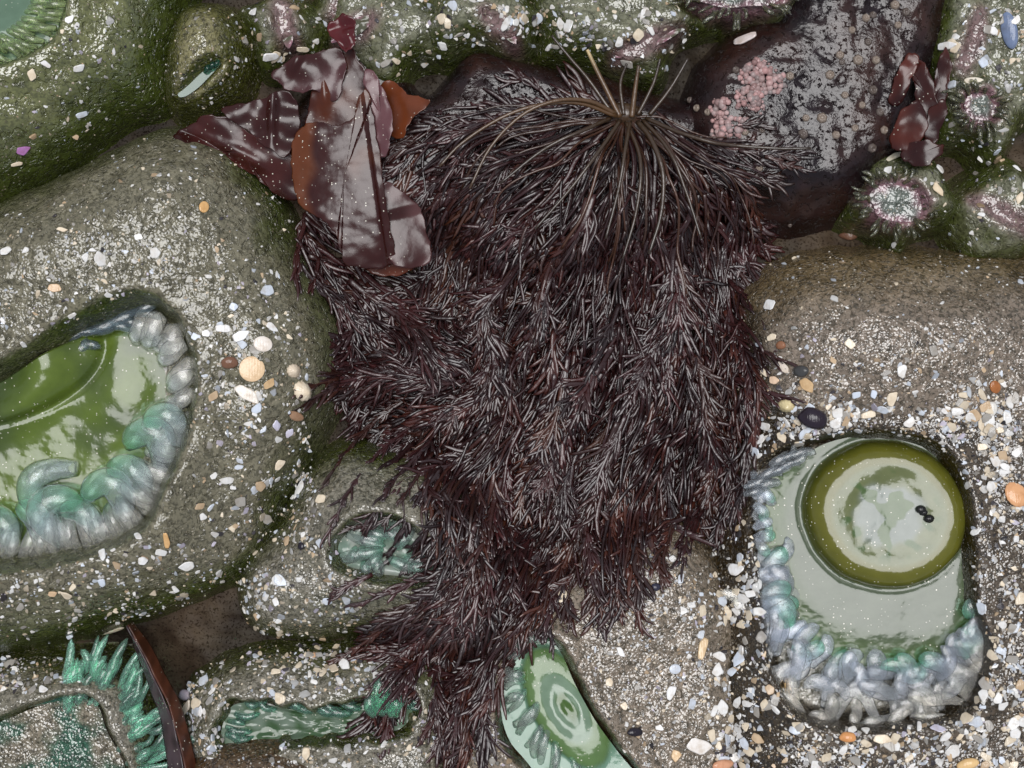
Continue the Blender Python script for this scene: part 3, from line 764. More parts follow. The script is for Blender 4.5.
# ------------------------------------------------------------------ shell prototypes (unit size, local z up)
def proto_chip(seed, sides=None, thick=.22):
    r = np.random.default_rng(500 + seed); n = sides or int(r.integers(4, 7))
    a = np.sort(np.arange(n) + r.uniform(-.35, .35, n)) * 2 * np.pi / n
    rad = r.uniform(.62, 1.0, n)
    xy = np.stack([rad * np.cos(a), rad * np.sin(a)], 1)
    # round every corner with a short chamfer
    P = []
    for i in range(n):
        p, c, q = xy[i - 1], xy[i], xy[(i + 1) % n]
        P += [c + (p - c) * .16, c + (q - c) * .16]
    xy = np.array(P); n = len(xy); bendk = r.uniform(.1, .4); th = r.uniform(.6, 1.3) * thick
    lev = [(.93, 0), (1.0, th * .5), (.88, th)]
    V = [np.column_stack([xy * s, np.full(n, z) + bendk * .5 * (1 - (xy * s)[:, 0] ** 2)]) for s, z in lev]
    V = np.vstack(V + [[[0, 0, 0 + bendk * .5]], [[0, 0, th * 1.12 + bendk * .5]]])
    q = []; t = []
    for i in range(n):
        j = (i + 1) % n
        q += [(i, j, n + j, n + i), (n + i, n + j, 2 * n + j, 2 * n + i)]
        t += [(j, i, 3 * n), (2 * n + i, 2 * n + j, 3 * n + 1)]
    return V, np.array(q), np.array(t)
def proto_lathe(profile, n=20, ell=1., ridges=0, rid=.0, apex=(0, 0)):
    V = []; q = []; t = []
    for (rr, z) in profile:
        for k in range(n):
            a = 2 * math.pi * k / n; w = 1 + rid * math.cos(ridges * a) * (rr > .2)
            hgt = z
            f = max(0, z)
            V.append((rr * w * math.cos(a) + apex[0] * f, rr * w * ell * math.sin(a) + apex[1] * f, hgt))
    m = len(profile)
    for j in range(m - 1):
        for k in range(n):
            l = (k + 1) % n; q.append((j * n + k, j * n + l, (j + 1) * n + l, (j + 1) * n + k))
    V.append((apex[0] * max(0, profile[-1][1]), apex[1] * max(0, profile[-1][1]), profile[-1][1])); t += [((m - 1) * n + k, (m - 1) * n + (k + 1) % n, m * n) for k in range(n)]
    V.append((0, 0, profile[0][1])); t += [((k + 1) % n, k, m * n + 1) for k in range(n)]
    return np.array(V, float), np.array(q), np.array(t)
def proto_pebble(seed):
    V, q, t = proto_lathe([(math.sin(a) , -math.cos(a) * .55 + .5) for a in np.linspace(.25, math.pi - .2, 9)], 18, .8)
    r = pnoise(V[:, 0] * 10 + seed * 7, V[:, 1] * 10 + V[:, 2] * 5, 8, 33)
    V[:, :2] *= (1 + .14 * r)[:, None]
    return V, q, t
def proto_snail():
    """a low coiled whelk-like shell: a swelling tube wound into a spire"""
    n = 60; th = np.linspace(0, 2 * math.pi * 2.6, n)
    k = th / th[-1]
    R = .40 * (1 - k) ** 1.1 + .02; tr = .60 * (1 - k) ** .85 + .05
    P = np.stack([R * np.cos(th), R * np.sin(th), .38 + .62 * k], 1)
    V, q, t, _ = tubes(P[None], tr[None], 12)
    return V, q, t
def proto_rod(seed):
    V, q, t = proto_chip(seed, 5, .5); return V, q, t
PROTO = {}
def add_proto(key, geo, smooth=False):
    V, q, t = geo
    PROTO[key] = mesh_np('shell_piece', V, q, t, None, M['shell'], smooth)
for i in range(12): add_proto('chip%d' % i, proto_chip(i), False)
for i in range(3): add_proto('rod%d' % i, proto_chip(40 + i, 5, .3), False)
add_proto('disc', proto_lathe([(.9, 0), (1, .06), (.96, .14), (.7, .22), (.35, .27), (.1, .28)], 28), True)
add_proto('limpet', proto_lathe([(.95, 0), (1, .05), (.8, .25), (.5, .5), (.2, .72), (.05, .76)], 36, .85, 12, .05, (.25, 0)), True)
add_proto('valve', proto_lathe([(.97, 0), (1, .04), (.92, .14), (.7, .27), (.4, .35), (.1, .38)], 32, .55, 16, .02, (.6, 0)), True)
add_proto('mussel', proto_lathe([(.97, 0), (1, .08), (.9, .25), (.65, .42), (.35, .5), (.1, .52)], 28, .48, 0, 0, (.5, .1)), True)
for i in range(3): add_proto('pebble%d' % i, proto_pebble(i), True)
add_proto('snail', proto_snail(), True)
add_proto('barnacle', proto_lathe([(1, 0), (.85, .3), (.6, .62), (.48, .66), (.36, .5), (.1, .42)], 16, 1, 6, .07), True)

def orient(u, v, z, ang, nrm, tilt=0., tdir=0.):
    q = Vector((0, 0, 1)).rotation_difference(nrm)
    m = q.to_matrix() @ Matrix.Rotation(tilt, 3, Vector((math.cos(tdir), math.sin(tdir), 0))) @ Matrix.Rotation(ang, 3, 'Z')
    return m
def place(name, proto, px, py, L, W, ang, colour, label, cat, group=None, lift=.0, hgt=None, tilt=.0):
    u, v, z = surf(px, py)
    n = normal_at(u, v)
    m = orient(u, v, z, math.radians(-ang), n, tilt, rng.uniform(0, 6.28))
    o = bpy.data.objects.new(name, PROTO[proto]); col.objects.link(o)
    hz = hgt if hgt is not None else .5 * (L + W) / 2
    sc = Matrix.Diagonal((L / 2 * S, W / 2 * S, hz * S))
    o.matrix_world = Matrix.Translation(to_world(np.array([u, v, z + lift]))) @ (m @ sc).to_4x4()
    o.color = (*colour, 1)
    return tag(o, label, cat, group)

for i, (x, y, s) in enumerate([(736, 70, 8), (758, 78, 5), (830, 75, 10), (842, 62, 7), (858, 60, 11), (876, 60, 9), (873, 90, 10), (840, 55, 9), (822, 118, 11), (803, 134, 11), (806, 118, 8), (836, 135, 9), (872, 148, 10), (759, 168, 9), (745, 132, 8), (762, 130, 7), (790, 76, 9), (697, 108, 8), (690, 100, 7), (708, 112, 8), (866, 18, 9), (873, 15, 8), (852, 30, 8), (895, 5, 10), (906, 12, 9), (898, 25, 8), (862, 105, 8), (880, 112, 9), (845, 95, 8), (758, 220, 6), (790, 225, 5), (855, 128, 8), (884, 130, 9), (868, 42, 8)]):
    dark = i % 3 == 0
    place('barnacle', 'barnacle', x, y, s, s, rng.uniform(0, 360), (.10, .08, .07) if dark else (.20, .16, .13), 'little grey-brown barnacle stuck on the dark wet rock', 'barnacle', 'barnacles on the wet rock', -.6, s * .55)

# ------------------------------------------------------------------ single shells and pebbles one can point to
WH = (.72, .71, .70); BW = (.55, .60, .68); CR = (.70, .60, .46); TAN = (.55, .38, .21); ORG = (.56, .26, .10); LIL = (.52, .50, .60); DK = (.018, .015, .022); BRN = (.16, .08, .05)
HERO = [
 ('shell_fragment', 'rod0', 270, 56, 29, 11, 2, WH, 'flat white shell strip between small closed anemone and kelp'),
 ('shell_fragment', 'chip1', 23, 150, 17, 11, -15, (.36, .16, .36), 'purple shell chip on the upper left anemone'),
 ('shell_fragment', 'chip2', 33, 75, 12, 15, 20, CR, 'cream triangular chip on the upper left anemone'),
 ('shell_fragment', 'chip3', 46, 64, 15, 8, 10, WH, 'larger white chip on the upper left anemone beside its rim'),
 ('shell_fragment', 'chip5', 70, 19, 11, 8, -20, WH, 'white chip nearest the top on the upper left anemone'),
 ('shell_fragment', 'rod1', 16, 164, 18, 6, -10, CR, 'curled cream sliver below the purple chip'),
 ('pebble', 'disc', 204, 207, 9, 11, 20, (.60, .36, .15), 'orange oval grain alone on the left anemone crest'),
 ('shell', 'disc', 252, 369, 23, 23, 0, (.66, .48, .30), 'round smooth cream shell disc, largest on the left anemone', 5),
 ('pebble', 'pebble0', 230, 362, 15, 14, 0, BRN, 'brown lumpy pebble just left of the round cream disc'),
 ('shell_fragment', 'chip4', 247, 394, 30, 13, 32, (.68, .62, .55), 'long cream-white shell piece below the round cream disc'),
 ('shell_fragment', 'rod2', 269, 384, 18, 10, -45, TAN, 'tan ribbed sliver right of the round cream disc'),
 ('shell', 'disc', 263, 344, 17, 14, 10, (.70, .64, .58), 'small pinkish-white shell above the round cream disc', 5),
 ('limpet', 'limpet', 302, 391, 22, 20, 40, CR, 'cream ribbed limpet shell on the right flank of the left anemone'),
 ('limpet', 'limpet', 294, 371, 16, 15, 200, (.60, .50, .38), 'smaller ribbed limpet shell above the cream limpet'),
 ('shell_fragment', 'chip6', 240, 336, 21, 13, -30, WH, 'white angular chip above left of the round cream disc'),
 ('shell_fragment', 'chip7', 224, 329, 19, 10, 10, WH, 'white flat chip near brown specks on the left anemone'),
 ('shell_fragment', 'chip8', 271, 327, 18, 10, 15, WH, 'white chip uppermost of the shells right of the curls'),
 ('shell_fragment', 'chip9', 234, 307, 12, 10, 15, BW, 'bluish white chip high on the left anemone flank'),
 ('shell_fragment', 'chip0', 206, 334, 12, 9, 0, WH, 'white chip next to the pale tentacle rim of the left anemone'),
 ('shell_fragment', 'chip2', 277, 425, 12, 15, 0, LIL, 'pale lilac chip below the cream limpet'),
 ('shell_fragment', 'chip10', 290, 433, 11, 17, 10, LIL, 'taller pale lilac chip below the brown shell lump'),
 ('shell_fragment', 'chip11', 257, 408, 15, 10, -30, BW, 'bluish shell flake below the long cream-white piece'),
 ('shell', 'valve', 295, 416, 19, 16, 20, (.30, .18, .11), 'reddish brown shell lump under the cream limpet', 6),
 ('shell_fragment', 'chip1', 300, 489, 12, 24, 20, WH, 'forked white shell piece low on the right of the left anemone'),
 ('shell_fragment', 'chip5', 280, 464, 11, 15, 20, CR, 'cream chip above the forked white shell piece'),
 ('shell_fragment', 'chip4', 55, 288, 15, 9, 0, (.60, .42, .26), 'tan chip on the upper lip of the left anemone'),
 ('shell_fragment', 'rod1', 23, 344, 7, 14, -20, WH, 'white upright sliver on the lip above the olive disc'),
 ('shell_fragment', 'rod2', 62, 230, 15, 5, 8, CR, 'cream thin splinter on the left anemone crest'),
 ('shell_fragment', 'rod0', 103, 555, 27, 8, 60, WH, 'white rod-shaped shell below the pale tentacle fringe'),
 ('shell_fragment', 'rod1', 166, 539, 29, 8, 78, (.62, .38, .17), 'orange-tan splinter standing right of the pale fringe'),
 ('shell_fragment', 'rod2', 138, 537, 20, 7, 38, WH, 'thin slanting white sliver left of the orange-tan splinter'),
 ('shell_fragment', 'chip6', 142, 560, 12, 12, 0, WH, 'square white chip below the thin slanting sliver'),
 ('shell_fragment', 'rod0', 102, 582, 18, 8, 85, BW, 'bluish upright chip below the white rod-shaped shell'),
 ('shell_fragment', 'chip9', 53, 593, 12, 9, 0, (.60, .42, .26), 'tan chip low on the left anemone near the frame edge'),
 ('shell_fragment', 'chip3', 73, 587, 14, 8, 100, CR, 'cream chip beside the tan one under the pale fringe'),
 ('shell', 'valve', 112, 631, 24, 10, -20, (.52, .46, .36), 'cream curved shell under the dark crevice edge', 4),
 ('shell_fragment', 'chip7', 82, 666, 20, 11, 0, WH, 'white flake above the jade tentacle fan'),
 ('shell_fragment', 'chip8', 43, 690, 12, 13, -20, WH, 'white chip on grit above the teal rim, lower left'),
 ('shell_fragment', 'rod2', 188, 708, 24, 11, -55, (.66, .58, .48), 'cream-white wedge beside the folded brown seaweed strap'),
 ('shell_fragment', 'chip0', 201, 712, 10, 14, 0, WH, 'white chip right of the cream-white wedge'),
 ('shell', 'pebble1', 187, 695, 15, 13, 0, (.42, .38, .46), 'grey-lilac pearly shell on the edge of the seaweed strap'),
 ('shell_fragment', 'chip2', 771, 304, 19, 19, -20, WH, 'white shell scrap on the right anemone beside the seaweed', 5),
 ('mussel', 'mussel', 737, 335, 26, 26, 80, DK, 'dark little mussel tucked in the right edge of the seaweed', 9),
 ('shell', 'disc', 723, 336, 11, 10, 0, WH, 'white round grain beside the dark little mussel', 3),
 ('shell_fragment', 'chip2', 851, 344, 14, 13, 0, CR, 'cream three-cornered chip alone on the right anemone crest'),
 ('shell_fragment', 'chip4', 807, 385, 18, 13, 40, TAN, 'tan shell wedge above the black snail'),
 ('shell_fragment', 'rod0', 783, 367, 27, 10, 42, (.68, .60, .52), 'slanting cream-white rod left of the dark striped pebble'),
 ('pebble', 'pebble2', 802, 371, 15, 13, 0, (.05, .05, .05), 'dark grey pebble right of the slanting rod'),
 ('snail', 'pebble1', 812, 418, 27, 24, 15, (.02, .014, .022), 'black shiny snail above the right anemone disc', 12),
 ('shell_fragment', 'chip10', 857, 395, 11, 15, 20, BW, 'blue and white wedge above the disc of the right anemone'),
 ('shell_fragment', 'chip11', 892, 398, 13, 18, 0, CR, 'tall cream wedge above the disc of the right anemone'),
 ('shell_fragment', 'chip9', 874, 394, 9, 11, 0, BW, 'grey-blue chip between the two tall wedges'),
 ('shell_fragment', 'rod1', 867, 415, 23, 10, -15, CR, 'long cream chip just above the dark rim of the disc'),
 ('pebble', 'disc', 995, 387, 10, 12, -30, (.32, .12, .04), 'orange-brown seed-like grain on the right anemone', 5),
 ('shell_fragment', 'rod2', 968, 392, 16, 6, 75, (.42, .44, .46), 'grey upright splinter left of the orange-brown grain'),
 ('pebble', 'disc', 991, 409, 11, 13, 10, (.56, .54, .50), 'pale grey round grain below the orange-brown grain', 5),
 ('shell', 'valve', 1016, 494, 24, 36, 60, (.60, .32, .16), 'orange and white shell at the right edge beside the disc', 9),
 ('shell_fragment', 'chip3', 765, 372, 14, 13, 0, CR, 'cream chip nearest the seaweed edge above the black snail'),
 ('shell_fragment', 'chip6', 774, 380, 13, 11, 0, (.66, .48, .34), 'peach chip touching the slanting rod'),
 ('limpet', 'limpet', 786, 406, 16, 15, 0, (.55, .46, .26), 'yellowish ribbed limpet left of the black snail'),
 ('shell_fragment', 'chip7', 761, 440, 15, 13, 0, WH, 'white chip at the seaweed edge below the yellowish limpet'),
 ('shell_fragment', 'chip8', 944, 411, 10, 7, 20, WH, 'white chip above right of the olive ring'),
 ('shell_fragment', 'rod0', 982, 447, 17, 8, 0, CR, 'cream bar-like chip right of the olive ring'),
 ('shell_fragment', 'chip0', 772, 338, 16, 9, -15, CR, 'cream chip on the right anemone near the mussel'),
 ('pebble', 'pebble0', 782, 345, 10, 10, 0, (.24, .11, .06), 'rust brown pebble right of the cream chip by the mussel'),
 ('shell', 'chip9', 700, 746, 36, 19, 15, (.70, .66, .62), 'white scoop-shaped shell low left of the right anemone', 6),
 ('shell_fragment', 'rod1', 702, 650, 34, 12, -75, (.62, .46, .28), 'tan broken splinter standing left of the right anemone'),
 ('shell_fragment', 'chip1', 739, 659, 15, 19, 20, BW, 'bluish white wedge left of the grey tentacles'),
 ('shell_fragment', 'rod2', 786, 688, 21, 11, 85, (.62, .42, .22), 'tan upright block by the lower left of the grey tentacles'),
 ('pebble', 'pebble1', 847, 737, 15, 12, 0, ORG, 'orange pebble under the grey tentacle mass'),
 ('shell_fragment', 'chip2', 936, 729, 21, 12, 180, LIL, 'pale lilac triangle under the grey tentacle mass'),
 ('shell_fragment', 'chip5', 737, 569, 23, 15, 10, WH, 'broad white flake left of the disc near the dark cleft'),
 ('pebble', 'pebble2', 721, 764, 22, 12, 0, (.58, .30, .18), 'orange-pink pebble at the bottom edge by the scoop shell'),
 ('pebble', 'pebble0', 967, 763, 20, 13, -15, (.62, .42, .20), 'tan pebble at the bottom edge in the right corner'),
 ('shell_fragment', 'chip4', 882, 739, 20, 10, 0, CR, 'cream flake right of the orange pebble'),
 ('shell_fragment', 'rod0', 919, 727, 8, 16, 10, WH, 'white upright chip touching the pale lilac triangle'),
 ('shell', 'chip6', 946, 46, 28, 11, 0, (.76, .75, .74), 'bright white shell on the small anemone edge, upper right', 6),
 ('mussel', 'mussel', 1009, 30, 34, 30, 78, (.14, .18, .28), 'blue-grey mussel shell in the upper right corner', 7),
 ('shell_fragment', 'chip6', 992, 31, 12, 12, 0, WH, 'white chip left of the blue-grey mussel shell'),
 ('shell_fragment', 'chip9', 983, 63, 15, 12, 30, BW, 'bluish chip below the blue-grey mussel shell'),
 ('shell', 'disc', 974, 81, 18, 8, 5, (.68, .62, .52), 'cream oval shell above the flower-like anemone', 4),
 ('shell', 'rod1', 747, 39, 38, 15, 165, (.62, .54, .52), 'curved whitish shell below the frilled anemone at the top', 7),
 ('shell_fragment', 'rod1', 893, 158, 34, 9, -35, (.60, .56, .44), 'cream stick-like shell between the rock and red seaweed'),
 ('shell_fragment', 'chip7', 888, 171, 10, 13, 20, WH, 'white chip under the cream stick-like shell'),
 ('shell_fragment', 'chip3', 937, 190, 16, 18, 0, (.66, .54, .38), 'cream hooked chip on the purple rimmed anemone'),
 ('limpet', 'limpet', 848, 236, 18, 12, 0, (.16, .08, .05), 'brown limpet in the crevice above the right anemone'),
 ('shell_fragment', 'chip8', 1016, 168, 14, 6, 50, WH, 'white splinter on the far right anemone'),
 ('shell_fragment', 'chip10', 1020, 198, 10, 20, 0, CR, 'cream chip at the right edge on the brownish anemone'),
 ('pebble', 'pebble1', 634, 732, 15, 10, 0, DK, 'black pebble right of the jade spiral disc'),
 ('shell_fragment', 'rod2', 620, 652, 16, 7, 55, WH, 'white splinter on the brown skin above the spiral disc'),
 ('shell', 'disc', 675, 669, 11, 9, 0, BW, 'bluish round grain on the brown anemone', 4),
 ('shell_fragment', 'chip11', 671, 692, 12, 17, 20, WH, 'white wing-shaped chip below the bluish round grain'),
 ('shell_fragment', 'chip0', 609, 683, 11, 11, 0, CR, 'cream square chip right of the spiral disc'),
 ('shell_fragment', 'chip1', 676, 755, 12, 14, 0, (.62, .44, .26), 'tan chip at the bottom left of the scoop shell'),
 ('pebble', 'pebble2', 655, 587, 9, 9, 0, (.03, .03, .05), 'dark bluish pebble below the seaweed on brown skin'),
 ('pebble', 'disc', 562, 596, 10, 14, 0, CR, 'cream oval grain at the lower seaweed edge', 5),
 ('shell_fragment', 'rod0', 624, 706, 13, 8, 60, CR, 'cream sliver between the spiral disc and black pebble'),
 ('pebble', 'pebble0', 92, 664, 9, 11, 0, (.10, .06, .04), 'brown grain between the white flake and the crevice'),
 ('shell_fragment', 'chip5', 323, 673, 8, 13, 10, CR, 'cream tooth-shaped chip above the teal slit'),
 ('shell_fragment', 'chip3', 276, 672, 15, 11, -30, CR, 'yellowish chip on the grit-covered anemone above the slit'),
 ('shell_fragment', 'chip6', 274, 706, 20, 11, 20, WH, 'white broken flake on the lip of the teal slit'),
 ('shell_fragment', 'chip2', 277, 602, 11, 11, 20, WH, 'white square chip on the middle anemone'),
 ('shell_fragment', 'chip4', 327, 601, 11, 9, 0, BW, 'bluish white chip on the right of the middle anemone'),
 ('shell_fragment', 'chip7', 312, 656, 12, 9, 10, (.58, .36, .22), 'peach chip in the crease below the middle anemone'),
 ('pebble', 'pebble1', 302, 546, 7, 9, 0, DK, 'black grain on the middle anemone near its top'),
]
for h in HERO:
    name, pr, x, y, L, W, ang, c, lab = h[:9]
    hg = h[9] if len(h) > 9 else None
    place(name, pr, x, y, L * 1.05, W * 1.05, ang, c, lab, name.replace('_', ' '), None, .3, hg if hg else (min(L, W) * .55 if pr.startswith(('chip', 'rod', 'limpet')) else min(L, W) * .5), rng.uniform(0, .25))
cr_ = thing('dark_crumb', 922, 514, 80, 'tiny black shell crumb lying on the mouth of the right disc', 'crumb')
for (x, y, s) in ((919, 509, 5), (927, 518, 5), (922, 512, 4)):
    V, q, t = proto_pebble(int(s + x)); u, v = pw(x, y, 84)
    put('lump', np.column_stack([V[:, 0] * s + u, V[:, 1] * s + v, V[:, 2] * s * 1.3 + float(z8(np.array([u]), np.array([v]), np.array([.3]))[0]) - .3]), q[:, ::-1], t[:, ::-1], np.tile([.012, .012, .012], (len(V), 1)), M['grit'], cr_)

# ------------------------------------------------------------------ scattered shell grit
PAL = [((.70, .69, .67), .36), ((.56, .60, .66), .16), ((.64, .55, .42), .18), ((.50, .37, .24), .08), ((.33, .31, .28), .12), ((.05, .045, .05), .07), ((.48, .44, .52), .04)]
pal = np.array([p[0] for p in PAL]); pp = np.array([p[1] for p in PAL]); pp /= pp.sum()
# (x, y, rx, ry, count, median size, host phrase)
ZONES = [
 (870, 745, 150, 30, 640, 4.4, 'right anemone'), (1000, 600, 26, 170, 600, 4.4, 'right anemone'), (735, 660, 32, 110, 460, 4.6, 'right anemone'), (745, 560, 30, 60, 260, 4.4, 'right anemone'),
 (800, 425, 55, 35, 330, 4.2, 'right anemone'), (900, 425, 110, 16, 420, 3.8, 'right anemone'), (985, 430, 40, 55, 330, 4.2, 'right anemone'), (870, 380, 130, 50, 340, 3.2, 'right anemone'), (880, 300, 150, 50, 200, 2.4, 'right anemone'),
 (900, 720, 130, 50, 330, 4.4, 'right anemone'), (1000, 720, 30, 60, 300, 4.6, 'right anemone'),
 (240, 360, 60, 90, 420, 3.4, 'left anemone'), (255, 480, 55, 80, 330, 3.4, 'left anemone'), (130, 585, 130, 38, 480, 3.4, 'left anemone'), (60, 270, 90, 60, 330, 3.2, 'left anemone'), (170, 210, 110, 60, 200, 2.4, 'left anemone'), (60, 610, 80, 30, 130, 2.8, 'left anemone'),
 (300, 590, 60, 50, 420, 3.4, 'middle anemone'), (290, 520, 30, 50, 130, 3, 'middle anemone'), (300, 672, 95, 24, 430, 3.6, 'grit-covered anemone'), (205, 715, 20, 40, 190, 4, 'grit-covered anemone'), (330, 752, 110, 16, 260, 3, 'grit-covered anemone'), (425, 700, 20, 50, 150, 2.8, 'grit-covered anemone'),
 (45, 675, 65, 18, 300, 4, 'lower left anemone'), (40, 745, 55, 30, 170, 2.8, 'lower left anemone'),
 (480, 735, 40, 30, 240, 3.2, 'brownish anemone'), (650, 660, 55, 100, 520, 2.8, 'brownish anemone'), (660, 600, 45, 50, 200, 2.6, 'brownish anemone'),
 (60, 70, 60, 70, 110, 3, 'upper left anemone'), (120, 60, 60, 80, 80, 2.2, 'upper left anemone'), (210, 60, 40, 45, 90, 2, 'small closed anemone'),
 (282, 25, 38, 35, 60, 4.2, 'top edge anemones'), (390, 30, 55, 40, 130, 4.6, 'top edge anemones'), (480, 15, 60, 28, 150, 4.6, 'top edge anemones'), (600, 20, 90, 30, 260, 4.6, 'top edge anemones'), (650, 55, 50, 16, 60, 4, 'top edge anemones'), (990, 60, 35, 60, 150, 4.6, 'top edge anemones'), (960, 200, 60, 45, 110, 4, 'top edge anemones'), (985, 130, 35, 40, 60, 3.6, 'top edge anemones'),
]
frag = []
for (x, y, rx, ry, n, ms, host) in ZONES:
    n = int(n * 1.5)
    a = rng.uniform(0, 2 * np.pi, n); rr = np.sqrt(rng.uniform(0, 1.3, n))
    X = x + rx * rr * np.cos(a); Y = y + ry * rr * np.sin(a)
    sz = np.exp(rng.normal(math.log(ms * 1.05), .55, n)); sz = np.clip(sz, 1.2, 14)
    cl = fbm(X, Y, 38, 999, 3)
    for i in range(n):
        u, v, z = surf(X[i], Y[i])
        ii = int(np.clip((u - U0) / STEP, 0, nu - 1)); jj = int(np.clip((v - V0) / STEP, 0, nv - 1))
        if NOGRIT[jj, ii] or z < 12: continue
        if cl[i] < rng.uniform(-.45, .15): continue
        frag.append((sz[i], X[i], Y[i], u, v, z, host))
frag.sort(key=lambda f: -f[0])
nind = 215
hnames = {}
for f in frag[:nind]:
    s, x, y, u, v, z, host = f
    if not (0 < x < 1024 and 0 < y < 768): continue
    ci = int(rng.choice(len(pal) - 2, p=pp[:-2] / pp[:-2].sum())); c = pal[ci] * rng.uniform(.85, 1.05)
    word = ['white', 'bluish', 'cream', 'tan', 'grey'][ci]
    where = {'right anemone': 'crowded on the large right anemone', 'left anemone': 'stuck on the huge left anemone', 'middle anemone': 'on the middle anemone below the seaweed', 'grit-covered anemone': 'on the anemone with the teal slit', 'lower left anemone': 'above the jade tentacles lower left', 'brownish anemone': 'on the brown skin around the jade spiral disc', 'upper left anemone': 'on the dark upper left corner anemone', 'small closed anemone': 'on the small closed khaki anemone', 'top edge anemones': 'among the small anemones along the top'}[host]
    n_ = 'chip%d' % rng.integers(0, 12)
    asp = rng.uniform(.5, .95)
    place('shell_fragment', n_, x, y, s * 1.25, s * 1.25 * asp, rng.uniform(0, 360), tuple(c), '%s shell chip %s, one of many' % (word, where), 'shell fragment', '%s shell chips %s' % (word, where), .2, s * .5, rng.uniform(0, .45))
# everything smaller: one grit object
def build_grit(fr):
    protos = [proto_chip(80 + i, None, .3) for i in range(10)]
    Vs, Qs, Ts, Cs = [], [], [], []; off = 0
    for (s, x, y, u, v, z, host) in fr:
        V, q, t = protos[int(rng.integers(0, 10))]
        n = normal_at(u, v)
        m = np.array(orient(u, v, z, rng.uniform(0, 6.28), n, rng.uniform(0, .6), rng.uniform(0, 6.28)))
        sc = np.array([s * .62, s * .62 * rng.uniform(.45, .95), s * .5])
        W = (V * sc) @ m.T
        W = W * S + to_world(np.array([u, v, z - .14 * s]))
        c = pal[int(rng.choice(len(pal), p=pp))] * rng.uniform(.45, 1.08)
        Vs.append(W); Qs.append(q + off); Ts.append(t + off); Cs.append(np.tile(c, (len(V), 1))); off += len(V)
    me = mesh_np('shell_grit', np.vstack(Vs), np.vstack(Qs), np.vstack(Ts), np.vstack(Cs), M['grit'], False)
    tag(link('shell_grit', me), 'fine crushed shell grit strewn over the anemones', 'shell grit', None, 'stuff')
build_grit(frag[nind:])

# ------------------------------------------------------------------ kelp blades
def sheet(name, parent, outline, centre, zfn, c0, c1, zref=70, K=26, solid=.8, seed=0):
    ow = poly_w(outline, zref, 10); ow = ow + 2.0 * np.stack([pnoise(ow[:, 0], ow[:, 1], 11, seed + 7), pnoise(ow[:, 0], ow[:, 1], 11, seed + 8)], 1) + .8 * np.stack([pnoise(ow[:, 0], ow[:, 1], 4, seed + 7), pnoise(ow[:, 0], ow[:, 1], 4, seed + 8)], 1)
    return ring_mesh(name, parent, ow, pw(*centre, zref), lambda u, v, r: zfn(u, v) + .8 * fbm(u, v, 40, seed, 2) + 2.2 * r ** 4 * pnoise(u, v, 15, seed + 1),
                     lambda u, v, r: lerp(np.array(c0), np.array(c1), sstep(-.4, .4, fbm(u, v, 45, seed + 3, 2) + (sstep(338, 302, u) * 1.6 - .5 if seed == 620 else 0))), M['kelp'], K, solid)  # broad blade's left lobe: light showing through put into its orange-brown colour
GHS = blur(GH, 8)
k1 = thing('kelp', 360, 150, 40, 'glossy brown-red kelp with broad folded blades left of the seaweed', 'kelp', None)
DR = (.020, .0022, .0016); BR = (.085, .018, .004); OR = (.15, .036, .005); PU = (.028, .0045, .0035)
def ridge(u, v, ax, ay, bx, by, w, h):
    dx, dy = bx - ax, by - ay; L = math.hypot(dx, dy); n = ((u - ax) * dy - (v - ay) * dx) / L; t = ((u - ax) * dx + (v - ay) * dy) / L
    return h * np.exp(-(n / w) ** 2) * sstep(-10, 20, t) * sstep(L + 10, L - 20, t)
def step_ridge(u, v, ax, ay, bx, by, w, h):
    dx, dy = bx - ax, by - ay; L = math.hypot(dx, dy); n = ((u - ax) * dy - (v - ay) * dx) / L
    return h * sstep(-w, w, n)
zk = lambda z, a=.6: (lambda u, v: np.maximum(z, 0 * u) )
# upper strip
sheet('blade', k1, [(336, 62), (348, 48), (360, 60), (372, 85), (382, 115), (388, 150), (372, 158), (340, 150), (306, 150), (304, 130), (309, 108), (318, 80)], (342, 112),
      lambda u, v: 70 - .0035 * (u - 352) ** 2 + ridge(u, v, 330, 75, 335, 125, 4, 3) + 5 * pnoise(u, v, 38, 31) - .08 * (v - 100), PU, BR, zref=66, seed=610)
# the broad lower blade whose left lobe hangs down
sheet('blade', k1, [(290, 150), (292, 138), (302, 126), (318, 122), (338, 126), (352, 120), (362, 92), (369, 96), (376, 130), (382, 170), (387, 210), (392, 240), (394, 262), (372, 268), (345, 263), (338, 242), (326, 222), (308, 212), (297, 200), (291, 175)], (345, 175),
      lambda u, v: 84 - .0042 * np.clip(358 - u, 0, 80) ** 2 - .01 * np.clip(u - 376, 0, 30) ** 2 + step_ridge(u, v, 368, 95, 389, 240, 2.2, -3.5) - .0022 * np.clip(v - 205, 0, 80) ** 2 + 1.6 * pnoise(u, v, 45, 33) + .35 * pnoise(u * .5, v, 7, 35) + .3 * pnoise(u, v, 16, 38), PU, (.10, .026, .007), zref=80, K=40, seed=620)
